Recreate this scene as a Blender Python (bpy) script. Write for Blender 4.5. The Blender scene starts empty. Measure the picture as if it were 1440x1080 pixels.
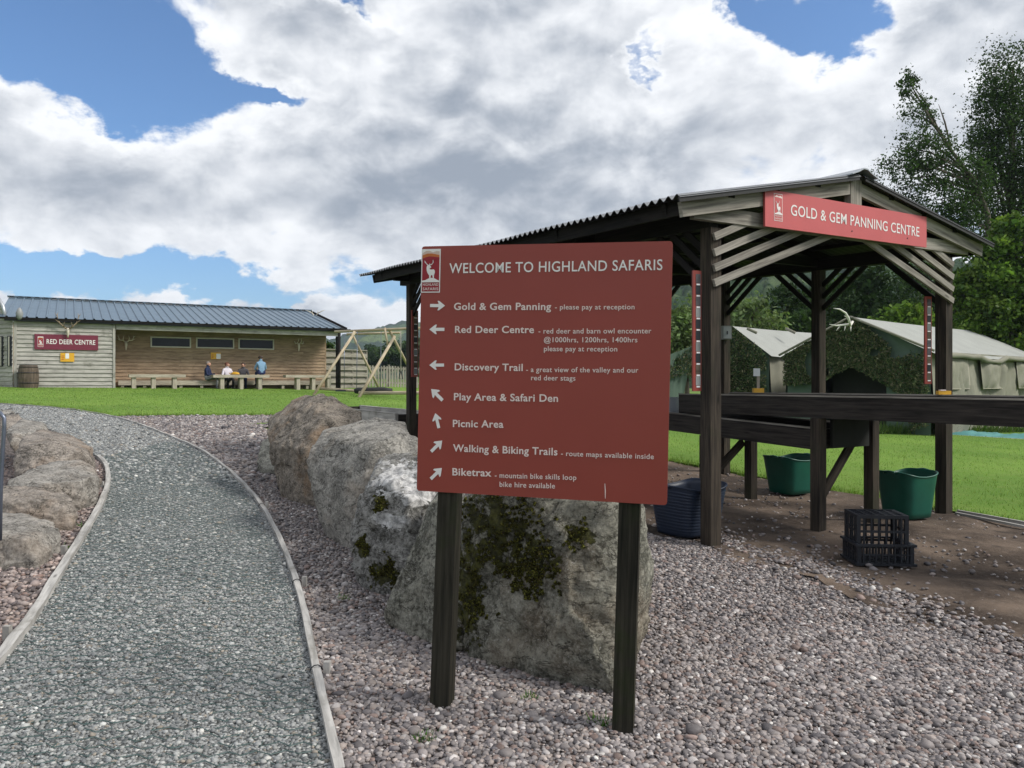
import bpy, bmesh, math, random
import numpy as np
from mathutils import Vector, Matrix, geometry
random.seed(7); RNG = np.random.default_rng(7)
C = bpy.context.scene.collection
R = math.radians

# ---------------------------------------------------------------- camera, sky, sun, exposure
EYE = 1.55; F = 1080.0; HZ = 537.0           # eye height, focal length and eye level of the 1440 px wide photograph
cam = bpy.data.cameras.new('camera'); camo = bpy.data.objects.new('camera', cam); C.objects.link(camo)
camo.location = (0, 0, EYE); camo.rotation_euler = (R(90), 0, 0)
cam.sensor_width = 36; cam.lens = 27; cam.shift_y = -3 / 1440; cam.clip_start = .05; cam.clip_end = 9000
bpy.context.scene.camera = camo
sc = bpy.context.scene
sc.view_settings.view_transform = 'Standard'; sc.view_settings.look = 'None'
sc.view_settings.exposure = 0.30; sc.view_settings.gamma = 1
SUN_AZ = 101; SUN_EL = 42                      # azimuth clockwise from the view direction
sund = Vector((math.sin(R(SUN_AZ)) * math.cos(R(SUN_EL)), math.cos(R(SUN_AZ)) * math.cos(R(SUN_EL)), math.sin(R(SUN_EL))))
sl = bpy.data.lights.new('sun', 'SUN'); sl.energy = 3.1; sl.angle = R(16); sl.color = (1, .95, .87)
slo = bpy.data.objects.new('sun', sl); C.objects.link(slo); slo.rotation_euler = sund.to_track_quat('Z', 'Y').to_euler()
slo.location = (30, -30, 60)

class NT:
    """small helper to write node trees"""
    def __init__(s, nt): s.nt = nt; s.n = nt.nodes; s.l = nt.links
    def add(s, t, **k):
        n = s.n.new(t)
        for a, v in k.items(): setattr(n, a, v)
        return n
    def put(s, sock, v):
        if isinstance(v, bpy.types.NodeSocket): s.l.new(v, sock)
        else: sock.default_value = v
    def m(s, op, a, b=None, c=None, clamp=False):
        n = s.add('ShaderNodeMath', operation=op, use_clamp=clamp); s.put(n.inputs[0], a)
        if b is not None: s.put(n.inputs[1], b)
        if c is not None: s.put(n.inputs[2], c)
        return n.outputs[0]
    def v(s, op, a, b=None):
        n = s.add('ShaderNodeVectorMath', operation=op); s.put(n.inputs[0], a)
        if b is not None: s.put(n.inputs[1], b)
        return n.outputs[0]
    def xyz(s, x, y, z):
        n = s.add('ShaderNodeCombineXYZ'); s.put(n.inputs[0], x); s.put(n.inputs[1], y); s.put(n.inputs[2], z); return n.outputs[0]
    def sep(s, a): n = s.add('ShaderNodeSeparateXYZ'); s.put(n.inputs[0], a); return n.outputs
    def noise(s, vec, scale, detail=4, rough=.55, dist=0, dims='3D'):
        n = s.add('ShaderNodeTexNoise', noise_dimensions=dims)
        if vec is not None: s.put(n.inputs['Vector'], vec)
        n.inputs['Scale'].default_value = scale; n.inputs['Detail'].default_value = detail
        n.inputs['Roughness'].default_value = rough; n.inputs['Distortion'].default_value = dist
        return n.outputs['Fac']
    def voro(s, vec, scale, feature='F1', out='Distance', rnd=1):
        n = s.add('ShaderNodeTexVoronoi', feature=feature)
        if vec is not None: s.put(n.inputs['Vector'], vec)
        n.inputs['Scale'].default_value = scale; n.inputs['Randomness'].default_value = rnd; return n.outputs[out]
    def step(s, x, lo, hi):
        n = s.add('ShaderNodeMapRange', interpolation_type='SMOOTHSTEP'); s.put(n.inputs[0], x)
        n.inputs[1].default_value = lo; n.inputs[2].default_value = hi; return n.outputs[0]
    def mix(s, f, a, b, mode='MIX'):
        n = s.add('ShaderNodeMix', data_type='RGBA', blend_type=mode); s.put(n.inputs[0], f)
        for k, v in ((6, a), (7, b)): s.put(n.inputs[k], v if isinstance(v, bpy.types.NodeSocket) else (*v, 1))
        return n.outputs[2]
    def bump(s, h, strength=.3, dist=.02):
        n = s.add('ShaderNodeBump'); n.inputs['Strength'].default_value = strength; n.inputs['Distance'].default_value = dist
        s.put(n.inputs['Height'], h); return n.outputs[0]

w = bpy.data.worlds.new('World'); sc.world = w; w.use_nodes = True
N = NT(w.node_tree); N.n.clear()
sky = N.add('ShaderNodeTexSky', sky_type='NISHITA'); sky.sun_disc = False
sky.sun_elevation = R(SUN_EL); sky.sun_rotation = R(SUN_AZ); sky.altitude = 100; sky.air_density = 1.0; sky.dust_density = 1.1; sky.ozone_density = 2.5
D = N.add('ShaderNodeTexCoord').outputs['Generated']
dx, dy, dz = N.sep(D)
az = N.m('ARCTAN2', dx, dy); el = N.m('ARCSINE', dz)
Q0 = N.xyz(az, N.m('MULTIPLY', el, 1.55), 0.0)
w1 = N.m('MULTIPLY', N.m('SUBTRACT', N.noise(Q0, 7, 6, .6), .5), .30); w2 = N.m('MULTIPLY', N.m('SUBTRACT', N.noise(N.v('ADD', Q0, (3.1, 7.7, 0)), 7, 6, .6), .5), .18)
azw, elw = N.m('ADD', az, w1), N.m('ADD', el, w2)
def ang(px, py):
    a = math.atan((px - 720) / F); return a, math.atan((HZ - py) / F * math.cos(a))
def blob(px, py, rx, ry, amt):
    a, e = ang(px, py)
    u = N.m('DIVIDE', N.m('SUBTRACT', azw, a), rx / F); v = N.m('DIVIDE', N.m('SUBTRACT', elw, e), ry / F)
    q = N.m('ADD', N.m('MULTIPLY', u, u), N.m('MULTIPLY', v, v))
    return N.m('MULTIPLY', N.m('EXPONENT', N.m('MULTIPLY', q, -1.0)), amt)
def total(bl):
    t = None
    for b in bl: t = blob(*b) if t is None else N.m('ADD', t, blob(*b))
    return t
cover = total([(70, 50, 205, 78, -.6), (20, 110, 130, 26, -.15), (290, 120, 110, 22, -.25), (395, 138, 75, 14, -.22),
               (150, 390, 290, 23, -.5), (455, 0, 60, 14, -.3), (1165, 20, 120, 40, -.50), (1030, 5, 45, 25, -.25), (915, 92, 20, 34, -.24),
               (410, 70, 190, 65, .3), (230, 215, 330, 70, .16), (760, 220, 260, 240, .2), (1010, 130, 150, 130, .14), (490, 438, 90, 14, .25), (1350, 100, 90, 120, .2)])
def fbm(o):
    q = N.v('ADD', Q0, o)
    return N.m('ADD', N.m('MULTIPLY', N.noise(q, 3.2, 3, .5, .3), .45), N.m('MULTIPLY', N.noise(q, 8.5, 10, .55, .25), .55))
n0 = fbm((0, 0, 0)); n1 = fbm((-.012, .040, 0))
dens = N.m('ADD', N.m('ADD', n0, cover), .11)
alpha = N.step(dens, .455, .60)
rel = N.m('MULTIPLY', N.m('SUBTRACT', n0, n1), 3.2)        # relief: tops bright, undersides grey
thick = N.step(dens, .55, .85)
tone = total([(620, 225, 200, 62, -.30), (250, 285, 290, 34, -.20), (930, 255, 380, 55, -.12), (700, 60, 70, 60, -.12), (440, 60, 170, 55, .22), (560, 130, 120, 45, .2), (1040, 90, 160, 90, .26),
              (300, 170, 220, 34, .28), (90, 140, 120, 26, .22), (820, 150, 60, 110, .12), (560, 290, 70, 20, .15), (500, 438, 120, 18, .3), (330, 350, 260, 18, .10), (1330, 120, 90, 90, .12)])
lit = N.m('ADD', N.m('ADD', rel, N.m('SUBTRACT', .76, N.m('MULTIPLY', thick, .36))), tone, clamp=True)
ccol = N.mix(N.step(lit, -.05, 1.05), (2.7, 3.1, 3.75), (8.6, 8.75, 9.0))
skyc = N.mix(1.0, sky.outputs[0], (.80, 1.06, 1.30), 'MULTIPLY')
mixc = N.mix(alpha, skyc, ccol)
low = N.step(el, .0, -.06)
mixc = N.mix(low, mixc, (2.2, 2.4, 2.2))
bg = N.add('ShaderNodeBackground'); N.put(bg.inputs[0], mixc); bg.inputs[1].default_value = .10
N.l.new(bg.outputs[0], N.add('ShaderNodeOutputWorld').inputs[0])

# ---------------------------------------------------------------- where things stand
def sm(x): x = min(max(x, 0), 1); return x * x * (3 - 2 * x)
def gz(x, y):
    return (-.028 * min(max(x, -45), 45) + .022 * min(max(y, -20), 60)
            + .10 * sm((y - 22) / 9) * sm((-x - 3) / 4))
def gzv(x, y):
    s = lambda t: (lambda c: c * c * (3 - 2 * c))(np.clip(t, 0, 1))
    return -.028 * np.clip(x, -45, 45) + .022 * np.clip(y, -20, 60) + .10 * s((y - 22) / 9) * s((-x - 3) / 4)
def P(px, py, Y): return Vector(((px - 720) / F * Y, Y, EYE + (HZ - py) / F * Y))
def G(px, py):
    Y = 5.0
    for _ in range(60):
        x = (px - 720) / F * Y; t = (EYE - gz(x, Y)) * F / max(py - HZ, 2); Y = .5 * Y + .5 * t
    return Vector(((px - 720) / F * Y, Y, gz((px - 720) / F * Y, Y)))
def hit(px, py, o, n):
    d = Vector(((px - 720) / F, 1, (HZ - py) / F)); c = Vector((0, 0, EYE)); return c + d * ((o - c).dot(n) / d.dot(n))

# ---------------------------------------------------------------- noise for shaping
def vnoise(p, seed=0):
    i = np.floor(p).astype(np.int64); f = p - i; f = f * f * f * (f * (f * 6 - 15) + 10)
    def h(a, b, c):
        n = (a * 73856093) ^ (b * 19349663) ^ (c * 83492791) ^ (seed * 2654435761 + 12345)
        n = (n ^ (n >> 13)) * 1274126177; n = n & 0x7fffffff; n = ((n ^ (n >> 16)) * 60493) & 0x7fffffff
        return (n % 100003) / 50001.5 - 1
    x, y, z = i.T; u, v, q = f.T; r = 0
    for a in (0, 1):
        for b in (0, 1):
            for c in (0, 1):
                r = r + h(x + a, y + b, z + c) * (u if a else 1 - u) * (v if b else 1 - v) * (q if c else 1 - q)
    return r
def fbmv(p, o=5, seed=0, gain=.5):
    r = 0; a = 1
    for k in range(o): r = r + a * vnoise(p * 2 ** k + 17.3 * k, seed + k); a *= gain
    return r

# ---------------------------------------------------------------- things, parts
ORG = {}
def tag(o, label=None, cat=None, group=None, kind=None):
    for k, v in (('label', label), ('category', cat), ('group', group), ('kind', kind)):
        if v: o[k] = v
    return o
def thing(name, label, cat, loc=(0, 0, 0), group=None):
    o = bpy.data.objects.new(name, None); C.objects.link(o); o.location = loc; o.empty_display_size = .2
    ORG[o.name] = Vector(loc); return tag(o, label, cat, group)
def link(name, me, mats, parent=None, smooth=False):
    o = bpy.data.objects.new(name, me); C.objects.link(o)
    for m in (mats if isinstance(mats, (list, tuple)) else [mats]): me.materials.append(m)
    if smooth: me.polygons.foreach_set('use_smooth', [True] * len(me.polygons))
    if parent:
        o.parent = parent; org = ORG.get(parent.name, Vector((0, 0, 0))); ORG[o.name] = org
        if org.length: me.transform(Matrix.Translation(-org))
    return o
def copy_tree(o, parent=None):
    c = o.copy(); C.objects.link(c); c.parent = parent
    for ch in [x for x in bpy.data.objects if x.parent == o]: copy_tree(ch, c)
    return c

class MB:
    """collects boxes, beams, tubes, plates into one mesh, with UVs along the grain"""
    def __init__(s): s.v = []; s.f = []; s.uv = []; s.mi = []
    def face(s, ids, uv, m=0): s.f.append(ids); s.uv.append(uv); s.mi.append(m)
    def hexa(s, c, m=0, L=None):
        """c: 8 corners, first four at one end going round, last four at the other end"""
        b = len(s.v); c = [Vector(p) for p in c]; s.v += c
        cen = sum(c, Vector()) / 8
        ou, ov = random.random() * 20, random.random() * 20
        ln = (c[4] - c[0]).length; per = [0]
        for k in range(4): per.append(per[-1] + (c[(k + 1) % 4] - c[k]).length)
        fs = [((0, 1, 5, 4), 0), ((1, 2, 6, 5), 1), ((2, 3, 7, 6), 2), ((3, 0, 4, 7), 3)]
        flip = ((c[1] - c[0]).cross(c[4] - c[0])).dot((c[0] + c[1] + c[4] + c[5]) / 4 - cen) < 0
        def put(ids, uv):
            if flip: ids = ids[::-1]; uv = uv[::-1]
            s.face([b + i for i in ids], uv, m)
        for ids, k in fs:
            put(ids, [(ou, ov + per[k]), (ou, ov + per[k + 1]), (ou + ln, ov + per[k + 1]), (ou + ln, ov + per[k])])
        w1, h1 = per[1], per[2] - per[1]
        for ids in ((3, 2, 1, 0), (4, 5, 6, 7)):
            put(ids, [(ou, ov), (ou + .02, ov), (ou + .02, ov + h1), (ou, ov + h1)])
    def beam(s, p0, p1, w, h, up=(0, 0, 1), m=0, taper=1.0):
        p0, p1 = Vector(p0), Vector(p1); d = (p1 - p0).normalized(); up = Vector(up)
        if abs(d.dot(up.normalized())) > .99: up = Vector((0, 1, 0))
        sx = d.cross(up).normalized(); sy = sx.cross(d).normalized()
        q = [sx * -w / 2 + sy * -h / 2, sx * w / 2 + sy * -h / 2, sx * w / 2 + sy * h / 2, sx * -w / 2 + sy * h / 2]
        s.hexa([p0 + a for a in q] + [p1 + a * taper for a in q], m)
    def box(s, o, e, m=0):
        """o corner, e = three edge vectors; first is the grain direction"""
        o = Vector(o); a, b, c = (Vector(x) for x in e)
        s.hexa([o, o + b, o + b + c, o + c, o + a, o + a + b, o + a + b + c, o + a + c], m)
    def tube(s, pts, r, n=8, m=0, cap=True, rot=0):
        pts = [Vector(p) for p in pts]; rs = r if isinstance(r, (list, tuple)) else [r] * len(pts)
        b = len(s.v); prev = None; L = 0; ou = random.random() * 20
        for i, p in enumerate(pts):
            d = (pts[min(i + 1, len(pts) - 1)] - pts[max(i - 1, 0)]).normalized()
            if prev is None:
                a = Vector((0, 0, 1)) if abs(d.z) < .9 else Vector((1, 0, 0)); x = d.cross(a).normalized()
            else: x = (prev - d * prev.dot(d)).normalized()
            prev = x; y = d.cross(x)
            for k in range(n): t = 2 * math.pi * k / n + rot; s.v.append(p + (x * math.cos(t) + y * math.sin(t)) * rs[i])
        for i in range(len(pts) - 1):
            l2 = L + (pts[i + 1] - pts[i]).length
            for k in range(n):
                k2 = (k + 1) % n; c = 2 * math.pi * max(rs[i], .01) / n
                s.face([b + i * n + k, b + i * n + k2, b + (i + 1) * n + k2, b + (i + 1) * n + k],
                       [(ou + L, k * c), (ou + L, (k + 1) * c), (ou + l2, (k + 1) * c), (ou + l2, k * c)], m)
            L = l2
        if cap:
            s.face([b + k for k in range(n)][::-1], [(0, 0)] * n, m)
            s.face([b + (len(pts) - 1) * n + k for k in range(n)], [(0, 0)] * n, m)
    def prism(s, poly, fr, d0, d1, m=0):
        """poly in 2-D, fr(s,t,d) -> point"""
        n = len(poly); b = len(s.v)
        s.v += [Vector(fr(x, y, d1)) for x, y in poly] + [Vector(fr(x, y, d0)) for x, y in poly]
        s.face(list(range(b, b + n)), [(x, y) for x, y in poly], m)
        s.face(list(range(b + 2 * n - 1, b + n - 1, -1)), [(0, 0)] * n, m)
        for k in range(n):
            k2 = (k + 1) % n; s.face([b + k2, b + k, b + n + k, b + n + k2], [poly[k2], poly[k], poly[k], poly[k2]], m)
    def build(s, name, mats, parent=None, smooth=False, fix=False):
        me = bpy.data.meshes.new(name); me.from_pydata([tuple(v) for v in s.v], [], s.f); me.update()
        uvl = me.uv_layers.new(name='UVMap')
        uvl.data.foreach_set('uv', [c for f in s.uv for p in f for c in p])
        me.polygons.foreach_set('material_index', s.mi)
        if fix:
            bm = bmesh.new(); bm.from_mesh(me); bmesh.ops.recalc_face_normals(bm, faces=bm.faces[:]); bm.to_mesh(me); bm.free()
        return link(name, me, mats, parent, smooth)

def mesh_np(name, V, Fc, mats, parent=None, col=None, smooth=True, mi=None):
    """fast mesh from numpy arrays: V (n,3), Fc (m,k)"""
    me = bpy.data.meshes.new(name); n, k = Fc.shape
    me.vertices.add(len(V)); me.vertices.foreach_set('co', np.ascontiguousarray(V, np.float32).ravel())
    me.loops.add(n * k); me.loops.foreach_set('vertex_index', np.ascontiguousarray(Fc, np.int32).ravel())
    me.polygons.add(n); me.polygons.foreach_set('loop_start', np.arange(0, n * k, k, dtype=np.int32))
    me.polygons.foreach_set('use_smooth', np.full(n, smooth, bool))
    if mi is not None: me.polygons.foreach_set('material_index', np.asarray(mi, np.int32))
    if col is not None:
        a = me.attributes.new('col', 'FLOAT_COLOR', 'POINT')
        a.data.foreach_set('color', np.concatenate([col, np.ones((len(col), 1))], 1).astype(np.float32).ravel())
    me.update(calc_edges=True); me.validate()
    return link(name, me, mats, parent)

# ---------------------------------------------------------------- materials
def newmat(name):
    m = bpy.data.materials.new(name); m.use_nodes = True; n = NT(m.node_tree)
    return m, n, n.n['Principled BSDF']
def flat(name, col, rough=.6, var=.12, scale=6, bump=.05, metal=0, spec=.4):
    m, n, b = newmat(name); co = n.add('ShaderNodeTexCoord').outputs['Object']
    f = n.noise(co, scale, 6, .6)
    n.put(b.inputs['Base Color'], n.mix(f, tuple(c * (1 - var * 1.6) for c in col), tuple(min(c * (1 + var * 1.6), 1) for c in col)))
    n.put(b.inputs['Roughness'], n.m('ADD', n.m('MULTIPLY', n.noise(co, scale * 3, 3), .2), rough - .1)); b.inputs['Metallic'].default_value = metal
    b.inputs['Specular IOR Level'].default_value = spec
    if bump: n.put(b.inputs['Normal'], n.bump(n.noise(co, scale * 8, 4), bump, .01))
    return m
def wood(name, dark, light, rough=.8, grain=1.0, stain=None, knots=True):
    m, n, b = newmat(name); uv = n.add('ShaderNodeUVMap').outputs[0]; u, v, _ = n.sep(uv)
    g = n.noise(n.xyz(n.m('MULTIPLY', u, 2.2), n.m('MULTIPLY', v, 55 * grain), 0.0), 1, 5, .6, .4)
    p = n.noise(n.xyz(n.m('MULTIPLY', u, 1.1), n.m('MULTIPLY', v, 5), 3.0), 1, 4, .6)
    f = n.m('ADD', n.m('MULTIPLY', g, .65), n.m('MULTIPLY', p, .5)); f = n.step(f, .36, .78)
    c = n.mix(f, dark, light)
    if knots:
        k = n.voro(n.xyz(n.m('MULTIPLY', u, 1.6), n.m('MULTIPLY', v, 7), 0.0), 1)
        c = n.mix(n.m('MULTIPLY', n.step(k, .12, .03), .7), c, tuple(x * .35 for x in dark))
    if stain:
        co = n.add('ShaderNodeTexCoord').outputs['Object']
        c = n.mix(n.m('MULTIPLY', n.step(n.noise(co, 2.3, 5, .65), .52, .72), .75), c, stain)
    n.put(b.inputs['Base Color'], c); b.inputs['Roughness'].default_value = rough; b.inputs['Specular IOR Level'].default_value = .12
    n.put(b.inputs['Normal'], n.bump(g, .5, .004))
    return m
def attr_mat(name, rough=.8, transl=0, bump=0, spec=.3, var=0):
    m, n, b = newmat(name); a = n.add('ShaderNodeAttribute', attribute_name='col').outputs['Color']
    co = n.add('ShaderNodeTexCoord').outputs['Object']
    if var: a = n.mix(n.noise(co, 90, 3, .6), a, n.mix(1.0, a, (1 - var, 1 - var, 1 - var), 'MULTIPLY'))
    n.put(b.inputs['Base Color'], a); b.inputs['Roughness'].default_value = rough; b.inputs['Specular IOR Level'].default_value = spec
    if bump: n.put(b.inputs['Normal'], n.bump(n.noise(co, 160, 3), bump, .003))
    if transl:
        t = n.add('ShaderNodeBsdfTranslucent'); n.put(t.inputs[0], n.mix(1.0, a, (1.25, 1.35, .7), 'MULTIPLY'))
        mx = n.add('ShaderNodeMixShader'); mx.inputs[0].default_value = transl
        n.l.new(b.outputs[0], mx.inputs[1]); n.l.new(t.outputs[0], mx.inputs[2])
        n.l.new(mx.outputs[0], n.n['Material Output'].inputs[0])
    return m

M = {}
M['red_board'] = flat('red_board_paint', (.258, .052, .041), .34, .10, 1.6, .02, spec=.28)
M['gable_red'] = flat('gable_board_paint', (.50, .098, .10), .45, .08, 3, .02)
M['maroon'] = flat('maroon_board_paint', (.17, .026, .05), .45, .08, 3, .02)
M['letters'] = flat('white_lettering', (.74, .71, .70), .5, .05, 20, 0)
M['letters_pink'] = flat('pale_lettering', (.72, .60, .57), .5, .05, 20, 0)
M['tan_hill'] = flat('tan_print', (.50, .33, .20), .5, .05, 20, 0)
M['orange_hill'] = flat('orange_print', (.46, .13, .03), .5, .05, 20, 0)
M['pale_hill'] = flat('pale_hill_print', (.55, .42, .36), .5, .05, 20, 0)
M['emblem_red'] = flat('emblem_red_print', (.27, .010, .022), .5, .05, 20, 0)
M['signpost'] = wood('dark_mossy_post_wood', (.010, .010, .008), (.050, .045, .034), .85, 1, (.022, .032, .010))
M['dark_timber'] = wood('dark_stained_timber', (.006, .006, .007), (.024, .021, .019), .75, 1)
M['post_timber'] = wood('weathered_post_timber', (.011, .010, .010), (.072, .058, .045), .8, .8, (.03, .035, .02))
M['grey_timber'] = wood('grey_weathered_slat', (.11, .10, .088), (.36, .335, .295), .85, .8)
M['trough_timber'] = wood('dark_trough_plank', (.009, .008, .008), (.055, .047, .041), .5, .7)
M['clad'] = wood('silvered_cladding', (.255, .245, .225), (.48, .46, .425), .85, .25, (.17, .165, .14))
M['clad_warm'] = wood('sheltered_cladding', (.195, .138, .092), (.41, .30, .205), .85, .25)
M['bench_wood'] = wood('bench_plank_wood', (.26, .225, .18), (.52, .47, .39), .85, .5)
M['log'] = wood('peeled_log', (.27, .21, .14), (.56, .48, .36), .8, .3)
M['edge_wood'] = wood('path_edging_timber', (.20, .195, .185), (.50, .485, .46), .85, .6, (.16, .15, .13))
M['fence_wood'] = wood('grey_fence_board', (.18, .165, .14), (.40, .37, .32), .85, .4)
M['roof_blue'] = flat('blue_grey_roof_sheet', (.115, .165, .215), .45, .1, 1.2, .02, metal=.2)
M['roof_dark'] = flat('corrugated_roof_sheet', (.16, .17, .185), .5, .18, 2.5, .05, metal=.3)
M['zinc'] = flat('galvanised_steel', (.38, .40, .42), .42, .15, 5, .04, metal=.6)
M['black'] = flat('black_plastic', (.012, .014, .020), .42, .2, 9, .03)
M['blackrub_roofshade'] = flat('black_rubber_and_roof_shade', (.018, .018, .019), .7, .2, 9, .05)
M['green_tub'] = flat('green_tub_plastic', (.006, .080, .055), .40, .22, 5, .03)
M['blue_tub'] = flat('navy_tub_rubber', (.010, .018, .038), .5, .25, 6, .04)
M['steel'] = flat('steel_tube', (.16, .18, .23), .35, .12, 12, .02, metal=.7)
M['bone'] = flat('bone_antler', (.56, .51, .42), .7, .2, 20, .05)
M['antler'] = flat('brown_antler', (.25, .19, .13), .7, .25, 20, .05)
M['white_bone'] = flat('bleached_antler', (.68, .66, .60), .6, .12, 20, .05)
M['yellow'] = flat('yellow_print', (.68, .37, .03), .5, .08, 9, 0)
M['white'] = flat('white_paper', (.75, .76, .77), .6, .05, 9, 0)
M['frame_white'] = flat('pale_window_frame', (.50, .47, .41), .6, .1, 9, .02)
M['barrel'] = wood('old_barrel_stave', (.055, .044, .036), (.165, .128, .10), .8, .6)
M['canvas_roof'] = flat('pale_tent_canvas', (.29, .30, .28), .85, .13, 1.7, .05)
M['canvas'] = flat('olive_tent_canvas', (.21, .205, .16), .9, .16, 2.2, .08)
M['canvas_green'] = flat('green_tent_canvas', (.075, .115, .088), .9, .16, 2.2, .08)
M['dark_inside'] = flat('dark_sheet_and_tent_shade', (.012, .013, .011), .9, .2, 3, 0)
M['tarp'] = flat('teal_tarpaulin', (.085, .25, .24), .5, .2, 3, .08)
M['rope'] = flat('grey_rope', (.33, .31, .27), .9, .1, 30, 0)
M['greybox'] = flat('grey_meter_box', (.24, .25, .25), .5, .08, 10, .02)
M['greybucket'] = flat('grey_bucket_zinc', (.27, .29, .31), .45, .1, 6, .03)
M['skin'] = flat('skin', (.50, .28, .20), .55, .06, 20, 0)
M['hair_grey'] = flat('grey_hair', (.22, .19, .17), .8, .2, 40, .1)
M['hair_red'] = flat('auburn_hair', (.115, .04, .022), .7, .2, 40, .1)
M['hair_dark'] = flat('dark_hair', (.045, .028, .02), .7, .2, 40, .1)
M['navy'] = flat('navy_cloth', (.012, .022, .065), .85, .15, 12, .1)
M['grey_cloth'] = flat('grey_trouser_cloth', (.19, .20, .20), .85, .15, 12, .1)
M['white_cloth'] = flat('white_top_cloth', (.66, .62, .68), .85, .06, 12, .1)
M['black_cloth'] = flat('black_cloth', (.02, .02, .024), .85, .2, 12, .1)
M['pattern_cloth'] = flat('dark_patterned_cloth', (.085, .08, .088), .85, .5, 30, .1)
M['blue_cloth'] = flat('light_blue_shirt_cloth', (.17, .29, .42), .85, .08, 12, .1)
M['jeans'] = flat('indigo_cloth', (.014, .024, .085), .85, .15, 12, .1)
M['shoe'] = flat('dark_shoe', (.03, .028, .026), .6, .1, 12, .02)
M['bark'] = flat('tree_bark', (.10, .082, .065), .9, .35, 5, .4)
M['leaf'] = attr_mat('leaf_green', .6, .32, spec=.15)
M['net'] = attr_mat('camouflage_scrim', .9, .1, spec=.1)
M['blade'] = attr_mat('grass_blade', .6, .3, spec=.3)
M['pebble'] = attr_mat('pebble_stone', .62, 0, .35, .35, .35)
M['stone_bit'] = M['pebble']
M['plastic_net'] = flat('green_ground_mesh_plastic', (.045, .078, .075), .5, .2, 20, 0)
m, n, b = newmat('window_glass'); b.inputs['Base Color'].default_value = (.012, .016, .018, 1); b.inputs['Roughness'].default_value = .04
b.inputs['Specular IOR Level'].default_value = .22; M['glass'] = m

def ground_mat(name, kind):
    m, n, b = newmat(name); co = n.add('ShaderNodeTexCoord').outputs['Object']
    if kind == 'gravel':
        vc = n.voro(co, 42, out='Color'); r, g_, _ = n.sep(vc); vd = n.voro(co, 42)
        c = n.mix(r, (.085, .075, .073), (.30, .27, .262)); c = n.mix(n.m('MULTIPLY', g_, .35), c, (.20, .13, .10))
        c = n.mix(n.step(vd, .35, .75), c, (.035, .031, .03)); c = n.mix(n.m('MULTIPLY', n.step(n.noise(co, 1.3, 4), .45, .7), .35), c, (.10, .085, .078))
        h = n.m('SUBTRACT', 1.0, vd); bs = (.9, .02)
    elif kind == 'path':
        vc = n.voro(co, 62, out='Color'); r, g_, _ = n.sep(vc); vd = n.voro(co, 62)
        c = n.mix(r, (.125, .132, .132), (.335, .34, .335)); c = n.mix(n.step(vd, .35, .8), c, (.03, .036, .036))
        c = n.mix(n.m('MULTIPLY', n.step(n.noise(co, .9, 4), .5, .75), .3), c, (.16, .15, .13))
        h = n.m('SUBTRACT', 1.0, vd); bs = (.8, .012)
    elif kind == 'dirt':
        a = n.noise(co, 1.1, 8, .62); c = n.mix(n.step(a, .35, .68), (.052, .039, .031), (.185, .140, .108))
        c = n.mix(n.m('MULTIPLY', n.step(n.noise(co, 28, 4, .7), .5, .8), .6), c, (.21, .175, .15))
        c = n.mix(n.m('MULTIPLY', n.step(n.noise(co, 4, 5), .58, .72), .7), c, (.030, .025, .022))
        h = n.noise(co, 16, 8, .7); bs = (.8, .03)
    elif kind == 'lawn':
        a = n.noise(co, .35, 5, .6); f = n.noise(n.v('MULTIPLY', co, (60., 22., 1.)), 1, 4, .7); q = n.noise(co, 3.2, 5, .65)
        c = n.mix(n.step(a, .3, .7), (.10, .19, .028), (.155, .26, .042)); c = n.mix(n.m('MULTIPLY', n.step(q, .45, .75), .5), c, (.18, .235, .06))
        c = n.mix(n.m('MULTIPLY', n.step(f, .5, .75), .35), c, (.065, .13, .022))
        h = f; bs = (.7, .03)
    elif kind == 'meadow':
        a = n.noise(co, .05, 6, .6); c = n.mix(a, (.07, .13, .022), (.13, .17, .045)); h = n.noise(co, 3, 4); bs = (.4, .05)
    n.put(b.inputs['Base Color'], c); b.inputs['Roughness'].default_value = .92; b.inputs['Specular IOR Level'].default_value = .15
    n.put(b.inputs['Normal'], n.bump(h, *bs)); return m
for k in ('gravel', 'path', 'dirt', 'lawn', 'meadow'): M['g_' + k] = ground_mat(k + '_ground', k)

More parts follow.
